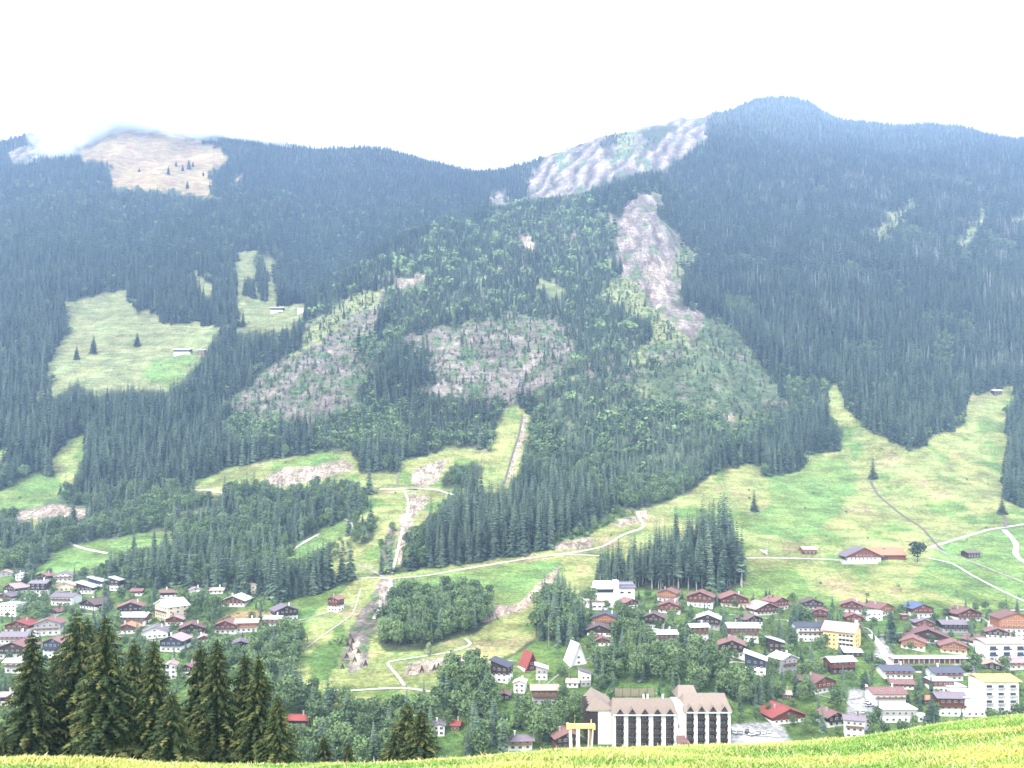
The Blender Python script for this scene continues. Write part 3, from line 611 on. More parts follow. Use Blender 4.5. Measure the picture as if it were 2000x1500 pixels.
H_TABLE = [
 # right village, upper rows
 (1234,1167,1188,32,'G','R','r','w',"small brown gabled chalet just right of the white modern house"),
 (1302,1147,1176,40,'G','R','o','w',"orange timber chalet under the tall spruce block"),
 (1307,1171,1198,46,'G','R','r','w',"brown and white chalet directly in front of the orange timber one"),
 (1367,1151,1186,54,'G','R','r','w',"wide brown chalet with low red roof under the spruce block"),
 (1435,1154,1187,58,'G','R','r','c',"large red brown chalet nearest the meadow right of the spruce block"),
 (1182,1192,1224,58,'G','D','o','w',"chalet with orange balconies and dark roof left below the white modern house"),
 (1170,1215,1243,50,'G','B','d','w',"dark chalet with pale balcony below the orange balconied one"),
 (1176,1241,1262,32,'G','R','b','w',"small low chalet half hidden in trees left above the broadleaf hollow"),
 (1276,1193,1229,44,'G','B','d','w',"dark brown tall chalet standing alone above the wooded hollow"),
 (1382,1194,1228,50,'G','G','d','g',"dark timber chalet with pale grey roof over a stone base"),
 (1367,1218,1252,38,'E','G','b','w',"barn like house with pale grey roof in front of the grey roofed dark chalet"),
 (1302,1231,1256,44,'E','G','g','w',"low house with rounded pale roof at the top of the wooded hollow"),
 (1473,1197,1222,42,'G','B','d','w',"small dark chalet behind the long pale grey roof"),
 (1453,1216,1252,64,'E','G','b','w',"long house with pale grey roof and two small dormers"),
 (1430,1243,1283,52,'G','R','d','w',"white two storey chalet with brown roof edge under the long pale roof"),
 (1500,1172,1201,62,'G','K','r','w',"chalet with pinkish low roof and white ground floor below two slim spruces"),
 (1526,1163,1192,40,'G','R','r','w',"red brown roofed chalet behind the pinkish roofed one"),
 (1588,1166,1191,42,'G','B','d','w',"dark brown chalet with white terrace wall at the meadow edge"),
 (1602,1186,1211,32,'G','R','r','b',"small red brown chalet below the dark one at the meadow edge"),
 (1664,1169,1197,44,'G','R','r','w',"red timber chalet with white garden walls above the yellow hotel"),
 (1668,1195,1214,34,'G','R','r','r',"low red brown roof directly behind the yellow hotel"),
 (1731,1174,1202,46,'G','R','o','w',"white chalet with orange bay at the meadow edge right of the yellow hotel"),
 (1803,1175,1206,46,'G','S','r','w',"chalet with blue slate roof and red balcony at the meadow edge"),
 (1893,1183,1213,56,'G','R','r','w',"brown chalet on a white curved base beside the bushy lawn tree"),
 (1806,1205,1233,36,'G','P','r','w',"small dark red chalet with white balconies below the blue slate roof"),
 (1866,1211,1236,52,'E','P','d','g',"low house with purple brown roof below the chalet on the curved base"),
 (1812,1222,1256,80,'G','R','d','w',"broad chalet with large red brown roof and long white balconies"),
 (1783,1239,1269,46,'G','R','o','w',"left one of two matching gabled chalets above the garage row"),
 (1863,1246,1277,50,'G','R','o','c',"right one of two matching gabled chalets above the garage row"),
 (1985,1190,1246,66,'G','R','o','w',"tall white house with orange gable at the right edge of the photo"),
 (1949,1222,1248,42,'G','R','d','w',"dark timber chalet left below the tall white house at the right edge"),
 (1923,1238,1263,44,'G','R','b','w',"reddish roofed chalet behind the blue trimmed flats"),
 (1937,1289,1308,36,'G','T','d','d',"small dark gabled house under the blue trimmed flats"),
 (1990,1286,1308,42,'E','K','w','w',"pale pink roofed house at the right edge under the blue trimmed flats"),
 # right village, middle and low
 (1587,1215,1253,66,'E','D','w','w',"long white house with dark slate roof left of the yellow hotel"),
 (1475,1277,1317,42,'M','G','k','w',"modern house with one slanting pale roof over dark glazing"),
 (1517,1246,1275,36,'M','G','d','d',"small dark cabin with slanting pale roof among trees"),
 (1542,1272,1316,42,'G','W','g','g',"modern grey gabled house with white roof edge"),
 (1647,1282,1316,54,'E','W','r','d',"barn with wide white sheet roof in front of the yellow hotel"),
 (1666,1267,1283,34,'E','G','d','d',"low shed with pale roof at the foot of the yellow hotel"),
 (1610,1311,1353,64,'G','R','r','w',"brown chalet with broad low roof above the car bend"),
 (1541,1371,1413,80,'G','X','r','w',"big house with bright red tiled roof right of the car park"),
 (1634,1382,1419,46,'G','R','d','w',"brown chalet with red balcony right of the bright red roof"),
 (1669,1397,1443,38,'E','P','w','w',"white house with purple grey roof at the crest of the near grass"),
 (1755,1299,1326,62,'E','D','w','w',"white house with slate roof right under the garage row"),
 (1853,1302,1330,64,'E','D','w','w',"slate roofed house with white terraces under the right end of the garage row"),
 (1762,1327,1346,46,'E','R','b','w',"low annexe with red brown roof below the slate roofed house"),
 (1738,1342,1380,68,'E','R','w','w',"white house with wide red brown roof and two round skylights"),
 (1860,1352,1399,58,'E','P','r','w',"house with large brown sloping roof left of the blank white one"),
 (1815,1361,1376,24,'E','O','b','b',"small orange roofed shed behind the broad dark spruce"),
 (1536,1356,1366,20,'E','T','b','b',"tiny wooden shelter above the bright red roof"),
 # middle
 (650,1163,1195,26,'G','R','r','w',"small red timber house alone beside the grassy dam"),
 (560,1178,1213,48,'G','P','d','w',"big dark chalet with white ground floor beside the grassy dam"),
 (455,1159,1185,50,'G','W','r','w',"chalet with white roof and red balcony above the orange field"),
 (440,1207,1238,46,'G','R','r','w',"red gabled chalet with white base below the orange field"),
 (481,1209,1235,44,'E','T','o','w',"low beige roofed house joined to the red gabled chalet"),
 (532,1203,1224,34,'E','G','g','w',"white walled annexe left below the big dark chalet"),
 (470,1246,1269,44,'G','P','d','w',"lone brown hip roofed chalet in the trees under the orange field"),
 (580,1396,1422,44,'E','X','d','r',"red roofed house half hidden in the valley wood right of the near spruces"),
 (857,1406,1438,24,'G','P','w','w',"narrow white house at the crest left of the grove"),
 (889,1415,1428,18,'E','X','b','b',"tiny bright red roof in the trees behind the crest"),
 (975,1291,1333,38,'M','D','d','w',"white house with steep dark solar roof on the left of the A-frame group"),
 (1039,1274,1310,38,'A','X','r','w',"bright red A-frame house"),
 (1058,1300,1328,24,'M','G','g','w',"grey slant roofed annexe below the bright red A-frame"),
 (1130,1256,1299,42,'A','G','w','w',"white A-frame house with grey roof above the wooded hollow"),
 (1014,1324,1354,24,'G','T','w','w',"small white gabled house below the bright red A-frame"),
 (985,1350,1368,22,'G','B','d','d',"small dark cabin hidden in the grove"),
 (1064,1337,1376,54,'E','T','b','g',"old barn with beige sagging roof in the grove left of the big hotel"),
 (1118,1326,1343,24,'E','T','w','w',"tiny beige roofed cottage between the A-frame and the big hotel"),
 (1144,1310,1341,22,'M','P','w','g',"narrow house with steep grey roof right of the tiny beige cottage"),
 (1016,1436,1466,52,'E','P','w','w',"white low building with blue grey roof at the grass crest left of the pylon"),
 (1110,1418,1462,56,'G','R','d','b',"dark brown chalet behind the yellow pylon"),
 # left hamlet
 (315,1166,1213,62,'G','W','c','c',"largest cream building of the left hamlet with pale roof and rows of windows"),
 (255,1171,1203,52,'G','R','d','w',"house with big red brown roof left of the cream building"),
 (258,1196,1222,54,'E','W','b','w',"low house with white roof in front of the red brown roofed one"),
 (340,1199,1222,36,'G','K','r','w',"red gabled chalet below the cream building"),
 (374,1212,1245,50,'G','R','d','w',"dark chalet with brown roof and white corner right below the cream building"),
 (302,1219,1247,52,'G','P','w','w',"house with purple roof between the red chalet and the near spruces"),
 (334,1236,1273,48,'G','K','k','w',"black and white chalet with three dark windows above the near spruces"),
 (248,1214,1238,40,'G','O','b','w',"orange roofed house just right of the brown tipped spruce"),
 (398,1238,1256,26,'G','K','b','w',"small pinkish roof between the black and white chalet and the wood"),
 (329,1152,1168,34,'E','R','d','w',"brown roofed house above and right of the cream building roof"),
 (266,1150,1164,22,'E','R','b','w',"small red roof in trees above the red brown roofed house"),
 (421,1148,1160,30,'E','T','w','w',"small beige roof at the wood edge above the white roofed chalet"),
 (382,1146,1162,24,'G','K','w','w',"tiny white and brown house at the foot of the spruce wood"),
 (333,1290,1327,24,'G','K','w','w',"narrow pinkish roofed house peeping between the near spruces"),
 (364,1293,1322,22,'G','R','d','w',"small brown roofed house right of the narrow pinkish one between the near spruces"),
 (82,1117,1137,28,'G','R','d','w',"dark red roofed house at the top of the left hamlet below the green field"),
 (123,1115,1136,36,'G','P','w','w',"white gabled house with grey roof at the foot of the long green field"),
 (125,1134,1155,38,'G','T','c','c',"pale cream house with round headed windows under the white gabled one"),
 (74,1134,1166,34,'E','P','d','w',"house with steep grey roof and arcade of white posts"),
 (20,1137,1160,40,'G','K','d','w',"white house with pinkish roof near the left edge"),
 (38,1118,1134,16,'G','G','w','w',"narrow white house left of the tall hamlet spruce"),
 (7,1112,1126,30,'G','T','g','g',"beige roofed house cut by the left edge of the photo"),
 (120,1158,1183,50,'E','P','w','w',"broad purple grey roof in two parts in the middle of the upper hamlet"),
 (165,1138,1160,34,'M','G','d','w',"dark house with slanting pale roof edge right of the cream house"),
 (186,1128,1146,28,'M','G','k','w',"small black house with slanting roof under the broadleaf trees"),
 (223,1128,1154,20,'M','G','d','w',"narrow dark chalet with two stepped white roof edges"),
 (171,1166,1190,48,'G','B','d','w',"brown chalet with wide low roof behind the near spruce tips"),
 (8,1156,1174,32,'G','P','r','w',"purple roof at the left edge above the flat white house"),
 (15,1175,1204,40,'F','G','w','w',"flat roofed white house at the left edge"),
 (33,1207,1236,48,'G','X','r','w',"white chalet with bright red roof near the left edge"),
 (92,1203,1241,50,'G','R','g','w',"grey and white banded house with red roof behind the left near spruce"),
 (24,1234,1258,56,'E','P','w','w',"long grey roofed building in front of the bright red roofed chalet"),
 (24,1246,1287,62,'G','R','d','w',"large chalet with brown gable and dark windows at the left edge"),
 (103,1240,1285,48,'G','R','k','w',"black and white chalet with red roof between the left near spruces"),
 (103,1187,1202,26,'G','R','b','w',"small brown roof peeping out of trees in the hamlet middle"),
 (27,1286,1315,40,'E','G','w','w',"house with smooth grey roof below the large chalet at the left edge"),
 (6,1352,1378,34,'E','K','r','w',"house with pale red roof seen left of the near spruces"),
]
YAWS = {560: .55, 315: -.75, 255: .35, 1475: -.35, 1663: .2, 1303: .1, 975: -.35, 1130: .35, 1039: .45, 1541: .25, 1669: -.3, 650: -.4, 470: .35, 74: 0, 1453: 0, 1738: 0, 1587: 0, 1755: 0, 1853: .05, 1860: -.05, 92: .3}
CATS = {1367: None}
for t in H_TABLE:
    lab = t[8]; hd = lab.lower()
    cat = 'barn' if 'barn' in hd.split(' behind')[0] and 'like' not in hd else 'shed' if ('shed' in hd or 'shelter' in hd or 'annexe' in hd) else 'chalet' if 'chalet' in hd.split(' behind')[0].split(' below')[0].split(' joined')[0].split(' left of')[0] or 'cabin' in hd else 'house'
    house(*t[:8], lab, yaw=YAWS.get(t[0]), cat=cat, skylight=(t[0] in (1738, 1453)), pitch=.42 if t[4] != 'M' else .5)
# far huts
house(355, 681, 692, 34, 'E', 'G', 'd', 'w', "long pale roofed alp hut on the left mountain meadow", yaw=0, cat='hut', D=8, balcony=False)
house(393, 683, 692, 14, 'E', 'G', 'b', 'b', "tiny alp hut half hidden by spruces right of the long alp hut", yaw=0, cat='hut', D=5, balcony=False)
house(540, 600, 610, 26, 'E', 'G', 'd', 'w', "pale roofed alp hut high on the left meadow beside the forest corner", yaw=0, cat='hut', D=8, balcony=False)
house(588, 602, 612, 16, 'E', 'G', 'w', 'w', "small pale hut right of the highest alp hut", yaw=0, cat='hut', D=6, balcony=False)
house(1949, 762, 772, 17, 'E', 'W', 'd', 'd', "small white roofed hut at the top of the right meadow", yaw=0, cat='hut', D=6, balcony=False)
house(1582, 1068, 1083, 28, 'E', 'T', 'o', 'r', "small barn with beige roof alone on the meadow left of the farmhouse", yaw=0, cat='barn', D=8, balcony=False, chimney=False)
house(1902, 1075, 1090, 30, 'E', 'B', 'd', 'd', "weathered grey shed on the meadow right of the farmhouse", yaw=.2, cat='shed', D=7, balcony=False, chimney=False)
house(1708, 1192, 1212, 34, 'F', 'G', 'w', 'w', "white flat roofed garage with orange band below the meadow edge", yaw=0, cat='garage', D=6)
house(1767, 1199, 1212, 12, 'F', 'T', 'r', 'r', "tiny red hut on the lawn above the broad tall spruce", yaw=0, cat='hut', D=3)
house(1757, 1374, 1411, 72, 'F', 'W', 'g', 'w', "long white block of flats with flat roof and a band of windows", yaw=0, cat='apartment block', D=9)
house(1803, 1398, 1410, 22, 'F', 'W', 'w', 'w', "small flat roofed white garage right of the long white flats", yaw=0, cat='garage', D=5)
house(1842, 1322, 1352, 46, 'F', 'W', 'r', 'w', "white terraced box house with red shutters under the slate roof", yaw=0, cat='house', D=8)
house(1870, 1334, 1356, 36, 'F', 'W', 'w', 'w', "small white box house stepped below the terraced one", yaw=0, cat='house', D=8)
house(1906, 1344, 1400, 44, 'F', 'W', 'w', 'w', "blank bright white hall with flat roof beside the yellow edged flats", yaw=0, cat='house', D=16, rows=1)
house(490, 1130+8, 1160, 22, 'M', 'T', 'c', 'c', "tiny beige sheet roof at the wood edge right of the white roofed chalet", yaw=.3, cat='shed')

# ------------------------------------------------------------------ the big hotel
def hotel():
    p = at(1260, 1462); s = p.y / F; X = lambda px: (px - 1260) * s; Zr = lambda py: (1462 - py) * s
    o = empty("hotel", p, 0, "big white hotel with dark timber balcony bays, triangular dormers and beige roofs", "hotel"); HOUSES.append((1285, 1345, 1462, 290, p.y)); HOUSE_LABELS.append(None)
    def block(x0, x1, y0, y1, zt, name="wall"): b = MB(); b.box(X(x0), X(x1), y0, y1, -4, zt); return b.build(name, W_['w'], o)
    ze = Zr(1394); ze2 = Zr(1387)
    block(1197, 1321, 0, 13, ze); block(1321, 1337, 1.2, 13, Zr(1378)); block(1337, 1425, -1.5, 12, ze2)
    b = MB(); b.box(X(1152), X(1196), 4, 20, -4, Zr(1392)); b.build("wall", W_['w'], o)
    # the left wing turns away: its face towards the left is all dark balconies
    tile = mat("hotel_shingles", (0.235,0.185,0.150), .85, .22, 2.2)
    def rf(x0, x1, y0, y1, z0, z1, zb, ov=1.2):
        b = MB(); xm0, xm1 = X(x0) - ov, X(x1) + ov; ym = (y0 + y1) / 2
        b.slab([(xm0+1.5, ym, z1), (xm0, y0-ov, z0-.2), (xm1, y0-ov, z0-.2), (xm1-1.5, ym, z1)], .35); b.slab([(xm1-1.5, ym, z1), (xm1, y1+ov, zb), (xm0, y1+ov, zb), (xm0+1.5, ym, z1)], .35)
        b.add([(xm0+1.5, ym, z1-.05), (xm0+.2, y1+ov-.2, zb-.1), (xm0+.2, y0-ov+.2, z0-.3)], [(0,1,2)]); b.add([(xm1-1.5, ym, z1-.05), (xm1-.2, y0-ov+.2, z0-.3), (xm1-.2, y1+ov-.2, zb-.1)], [(0,1,2)])
        return b.build("roof", tile, o)
    rf(1197, 1319, 0, 13, ze, ze + 5.0, ze, .9); rf(1337, 1424, -1.5, 12, ze2, ze2 + 6.0, ze2, .9)
    rf(1338, 1372, 10, 21, ze2 + 2, ze2 + 6.8, ze2 + 2)
    # wing roof: ridge runs away from the viewer
    b = MB(); x0, x1 = X(1150) - .9, X(1199) + .6; xm = (X(1165)); z0 = Zr(1392); z1 = Zr(1366); y0, y1 = 3.0, 24
    b.slab([(xm, y0+3, z1), (xm, y1, z1-1), (x0, y1, z0), (x0, y0, z0)], .35); b.slab([(xm, y1, z1-1), (xm, y0+3, z1), (x1, y0, z0+.4), (x1, y1, z0+.4)], .35)
    b.add([(xm, y0+3, z1-.05), (x0+.1, y0, z0-.1), (x1-.1, y0, z0+.3)], [(0,1,2)]); b.build("roof", tile, o)
    b = MB(); b.box(X(1197), X(1219), .2, 3, 0, 1); 
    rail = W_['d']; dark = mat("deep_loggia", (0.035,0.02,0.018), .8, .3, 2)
    def bay(x, w_, y, zt, zb, hw):
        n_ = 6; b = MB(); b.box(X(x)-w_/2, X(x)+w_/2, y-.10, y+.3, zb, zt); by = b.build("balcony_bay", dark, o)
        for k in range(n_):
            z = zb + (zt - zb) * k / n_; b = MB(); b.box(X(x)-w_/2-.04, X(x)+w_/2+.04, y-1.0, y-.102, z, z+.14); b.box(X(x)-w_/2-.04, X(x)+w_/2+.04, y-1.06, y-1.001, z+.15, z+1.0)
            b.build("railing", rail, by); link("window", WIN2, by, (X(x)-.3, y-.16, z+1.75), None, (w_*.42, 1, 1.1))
        # dormer above
        b = MB(); hz = zt + .42; dw = w_ / 2 + .1; b.add([(X(x)-dw, y-1.0, hz), (X(x)+dw, y-1.0, hz), (X(x), y-1.0, hz+2.7), (X(x)-dw, y+3, hz), (X(x)+dw, y+3, hz), (X(x), y+4.5, hz+2.7)], [(0,1,2),(1,4,5,2),(0,2,5,3)])
        d = b.build("dormer", tile, o); b = MB(); b.add([(X(x)-dw+.25, y-1.03, hz+.1), (X(x)+dw-.25, y-1.03, hz+.1), (X(x)+dw*.42, y-1.03, hz+1.35), (X(x), y-1.03, hz+2.2), (X(x)-dw*.42, y-1.03, hz+1.35)], [(0,1,2,3,4)]); b.build("dormer_opening", dark, d)
        b = MB(); b.box(X(x)-dw+.6, X(x)+dw-.6, y-1.2, y-1.14, hz+.15, hz+.9); b.build("railing", W_['k'], d)
    for (xa, xb_, yy_, zz_) in ((1197, 1320, -1.25, ze), (1337, 1425, -2.75, ze2)):
        b = MB(); b.box(X(xa), X(xb_), yy_, yy_+.22, zz_-.55, zz_-.1); b.build("gutter", W_['w'], o)
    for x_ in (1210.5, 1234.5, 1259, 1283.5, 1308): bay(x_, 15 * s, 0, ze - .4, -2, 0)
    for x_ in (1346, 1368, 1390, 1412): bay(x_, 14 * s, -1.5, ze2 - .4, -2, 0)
    # wing balconies along its left face, seen obliquely
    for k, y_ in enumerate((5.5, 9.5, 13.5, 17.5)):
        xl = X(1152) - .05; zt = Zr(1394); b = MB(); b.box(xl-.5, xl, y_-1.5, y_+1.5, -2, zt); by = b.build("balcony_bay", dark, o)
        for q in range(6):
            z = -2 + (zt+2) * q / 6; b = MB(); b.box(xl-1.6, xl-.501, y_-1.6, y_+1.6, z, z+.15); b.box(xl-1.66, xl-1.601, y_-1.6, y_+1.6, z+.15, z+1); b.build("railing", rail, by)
        b = MB(); b.add([(xl-1.6,y_-1.8,zt),(xl-1.6,y_+1.8,zt),(xl-1.6,y_,zt+2.8),(xl+2.6,y_,zt+2.8)], [(0,1,2),(0,2,3),(1,3,2)]); b.build("dormer", dark, o)
    b = MB(); b.box(X(1152)-.1, X(1170), 3.9, 4.0, -3, Zr(1395)); b.build("stair_strip", dark, o)
    # ground floor canopy and roof vents
    b = MB(); b.slab([(X(1322), -.2, Zr(1436)), (X(1318), -4.5, Zr(1444)), (X(1343), -4.5, Zr(1444)), (X(1339), -.2, Zr(1436))], .3); b.build("entrance_roof", R_['R'], o)
    b = MB(); b.box(X(1326), X(1328), 1.0, 1.25, Zr(1424), Zr(1416)); b.build("window", GLASS, o)
    for xx in (1262, 1270, 1300): b = MB(); b.box(X(xx)-.35, X(xx)+.35, 6.2, 6.9, ze+4, ze+6.6); b.build("chimney", W_['w'], o)
    return o
hotel()

def modern_house():
    p = at(1200, 1187); s = p.y / F; X = lambda q: (q - 1200) * s; Zz = lambda q: (1187 - q) * s
    o = empty("house", p, 0, "large white modern house with grey solar roofs under the spruce block", "house"); HOUSES.append((1195, 1135, 1190, 125, p.y)); HOUSE_LABELS.append(None)
    b = MB(); b.box(X(1158), X(1202), 6, 16, -3, Zz(1152)); b.box(X(1202), X(1211), 5, 15, -3, Zz(1137)); b.box(X(1211), X(1243), 7, 16, -3, Zz(1152)); b.build("wall", W_['w'], o)
    b = MB(); b.box(X(1132), X(1200), 0, 5.9, -3, Zz(1172)); b.build("terrace_wall", W_['w'], o)
    b = MB(); b.box(X(1150), X(1186), -4, -.1, -4, Zz(1181)+2); b.build("lower_wall", W_['w'], o)
    b = MB(); b.slab([(X(1163), 15, Zz(1139)), (X(1157), 4.5, Zz(1151)), (X(1202), 4.5, Zz(1151)), (X(1200), 15, Zz(1139))], .3); b.build("roof", R_['G'], o)
    b = MB(); b.slab([(X(1212), 15, Zz(1141)), (X(1210), 5.5, Zz(1150)), (X(1246), 5.5, Zz(1150)), (X(1243), 15, Zz(1141))], .3); b.build("roof", R_['P'], o)
    pan = mat("solar_panel", (0.12,0.14,0.20), .2, .1, 1, spec=.6)
    b = MB(); b.slab([(X(1214), 12.5, Zz(1143)+.3), (X(1213), 9, Zz(1146)+.3), (X(1242), 9, Zz(1146)+.3), (X(1241), 12.5, Zz(1143)+.3)], .15); b.build("solar_panel", pan, o)
    b = MB(); b.box(X(1160), X(1200), 5.85, 5.95, Zz(1160), Zz(1154)); b.build("glass_front", GLASS, o)
    for q in (1218, 1232): link("window", WIN2, o, (X(q), 6.9, Zz(1160)), None, (2.4, 1.5, 1.4))
    for q in (1180, 1190): link("window", WIN2, o, (X(q), -.1, Zz(1180)), None, (1.8, 1.5, 1.5))
    for q in (1160, 1170, 1180): link("window", WIN2, o, (X(q), -4.1, Zz(1183)), None, (2.2, 1.5, 1.0))
    b = MB(); b.box(X(1146), X(1188), -4.5, 0, Zz(1177)+1.4, Zz(1177)+1.8); b.build("terrace_roof", R_['T'], o)
modern_house()

def yellow_hotel():
    p = at(1668, 1277); s = p.y / F; yaw = .0
    o = empty("hotel", p, math.radians(-38), "yellow corner hotel with broad pinkish grey roof and white balconies", "hotel"); HOUSES.append((1665, 1207, 1277, 92, p.y)); HOUSE_LABELS.append(None)
    H = 40 * s; L = 20.0; W = 17.0       # local: corner at the origin, long side runs to -x, gable end to +y
    L = 46 * s / math.cos(math.radians(38)); W = 40 * s / math.sin(math.radians(38)) * .80
    b = MB(); b.box(-L, 0, 0, W, -4, H); b.build("wall", W_['y'], o)
    b = MB(); r = 4.4; b.slab([(-L-1.2, W/2, H+r+.3), (-L-1.2, -1.3, H+.1), (1.2, -1.3, H+.1), (1.2, W/2, H+r+.3)], .35); b.slab([(1.2, W/2, H+r+.3), (1.2, W+1.3, H+.1), (-L-1.2, W+1.3, H+.1), (-L-1.2, W/2, H+r+.3)], .35)
    b.build("roof", R_['K'], o)
    b = MB(); b.add([(0,0,H),(0,W,H),(0,W/2,H+r),(-L,0,H),(-L,W,H),(-L,W/2,H+r)], [(0,1,2),(5,4,3)]); b.build("gable", W_['y'], o)
    for k in range(4):
        z = 1.6 + k * (H - 1.5) / 4
        for q in (.08, .22, .36): link("window", WIN, o, (-L*(1-q), -.1, z), None, (1.1,1.6,1.2))
        for q in (.3, .55): link("window", WIN, o, (.1, W*q, z), (0,0,math.pi/2), (1.1,1.6,1.1))
        b = MB(); b.box(-L*.5, -.4, -1.5, -.08, z-1.0, z-.85); b.box(-L*.5, -.4, -1.56, -1.5, z-.85, z+.1); bl = b.build("balcony", W_['w'], o)
        for q in (.08, .2, .32, .44): link("window", WIN2, bl, (-L*q, -.1, z+.35), None, (1.6,1.4,1.5))
    b = MB(); b.box(-1.5, 0, W*.5, W*.5+1.4, H+r, H+r+2); b.build("chimney", W_['w'], o)
yellow_hotel()

def farm():
    p = at(1688, 1097); s = p.y / F
    o = empty("farmhouse", p, 0, "long timber farmhouse with white ground floor and orange tiled barn roof on the meadow", "farmhouse"); HOUSES.append((1712, 1060, 1097, 130, p.y)); HOUSE_LABELS.append(None)
    W = 70*s; H = 10*s; D = 16; x0, x1 = -W/2, W/2; hr = 27*s
    b = MB(); b.box(x0+1.5, x1-1, 0, D, -2, H*.8); b.build("wall", W_['w'], o)
    b = MB(); b.add([(x0,-.2,H*.78),(x1,-.2,H*.78),(x1,-.2,H*1.15),(0,-.2,hr),(x0,-.2,H*1.15),(x0,D,H*.9),(x1,D,H*.9),(x1,D,H*1.15),(0,D,hr),(x0,D,H*1.15)], [(0,1,2,3,4),(9,8,7,6,5),(1,6,7,2),(5,0,4,9),(0,5,6,1)]); b.build("gable", W_['r'], o)
    b = MB(); b.slab([(0,-1.4,hr+.5),(0,D+1,hr+.5),(x0-1.5,D+1,H*1.0),(x0-1.5,-1.4,H*1.0)], .35); b.build("roof", R_['P'], o)
    b = MB(); b.slab([(0,D+1,hr+.5),(0,-1.4,hr+.5),(x1+1,-1.4,H*1.05),(x1+1,D+1,H*1.05)], .35); b.build("roof", R_['O'], o)
    xb = x1 - 1; xe = (1773-1688)*s; b = MB(); b.box(xb, xe, 3, D+3, -3, H*1.15); b.build("barn_wall", W_['r'], o)
    b = MB(); b.slab([((1700-1688)*s, D/2+4, H*2.65),(xb-1, 1.6, H*1.25),(xe+1, 1.6, H*1.25),(xe+1, D/2+4, H*2.65)], .35); b.slab([(xe+1, D/2+4, H*2.65),(xe+1, D+5, H),(xb, D+5, H),((1700-1688)*s, D/2+4, H*2.65)], .35); b.build("barn_roof", R_['O'], o)
    for k in range(7): link("window", WIN, o, (x0+4+k*(W-9)/6.2, -.1, H*.55), None, (1.5,1.5,1.5))
    for k in range(5): link("window", WIN, o, (x0+W*.3+k*W*.1, -.3, H*1.2), None, (1.3,1.4,1.1))
    b = MB(); b.box(xb+2, xb+7, 2.8, 2.95, -1, 3.4); b.build("barn_door", W_['d'], o)
    b = MB(); b.box(x0-5, x0+W*.8, -5, -.3, -2.5, .5); b.build("yard_wall", CONC, o)
    b = MB(); b.box(xb+6, xb+8, 9, 10, H*1.6, H*2.1+1.5); b.build("dormer", R_['R'], o)
farm()

def garages():
    p = at(1820, 1296); s = p.y / F; o = empty("garage_row", p, 0, "long row of flat roofed garages with dark doors above the slate roofs", "garages"); HOUSES.append((1820, 1276, 1298, 150, p.y)); HOUSE_LABELS.append(None)
    L = 150*s; b = MB(); b.box(-L/2, L/2, 0, 6, -2, 3.0); b.build("wall", W_['g'], o); b = MB(); b.box(-L/2-.6, L/2+.6, -.9, 6.4, 3.02, 3.35); b.build("roof", R_['W'], o)
    for k in range(15): b = MB(); x_ = -L/2 + L*(k+.5)/15; b.box(x_-1.1, x_+1.1, -.08, .1, .1, 2.5); b.build("garage_door", W_['r' if k % 3 else 'd'], o)
    b = MB(); b.box(-L/2, L/2-4, -9, -8, -2, .9); o2 = b.build("hedge", mat("hedge_green", (0.05,0.08,0.03), .9, .4, 1.5)); o2.location = p; tag(o2, "long clipped hedge in front of the garage row", "hedge")
garages()

def edge_flats(px, top, base, wpx, label, trim, nst, roofm, nb=3):
    p = at(px, base); s = p.y / F; W = wpx*s; H = (base-top)*s - 3.0; o = empty("apartment_block", p, 0, label, "apartment block"); HOUSES.append((px, top, base, wpx, p.y)); HOUSE_LABELS.append(label)
    b = MB(); b.box(-W/2, W/2, 0, 12, -3, H); b.build("wall", W_['w'], o)
    b = MB(); b.slab([(-W/2-1, 8, H+1.9), (-W/2-1, -1.2, H+.3), (W/2+1, -1.2, H+.3), (W/2+1, 8, H+1.9)], .4); b.slab([(W/2+1, 8, H+1.9), (W/2+1, 13, H+.3), (-W/2-1, 13, H+.3), (-W/2-1, 8, H+1.9)], .4); b.build("roof", roofm, o)
    for k in range(nst):
        z = 1.6 + k * (H - .5) / nst
        for q in range(nb):
            x_ = -W/2 + W*(q+.5)/nb; b = MB(); b.box(x_-W/nb*.3, x_+W/nb*.3, -1.2, -.05, z-1.1, z-.95); b.box(x_-W/nb*.3, x_+W/nb*.3, -1.26, -1.2, z-.95, z-.1); bl = b.build("balcony", W_[trim], o)
            link("window", WIN2, bl, (x_, -.1, z+.2), None, (W/nb*.5, 1.5, 1.4))
edge_flats(1966, 1247, 1294, 80, "white flats with blue black balconies at the right edge", 'k', 3, R_['T'])
edge_flats(1955, 1319, 1392, 70, "white and grey flats with yellow edged roof above the near grass", 'g', 4, mat("yellow_fascia", (0.55,0.42,0.12), .6, .08, 1), 3)

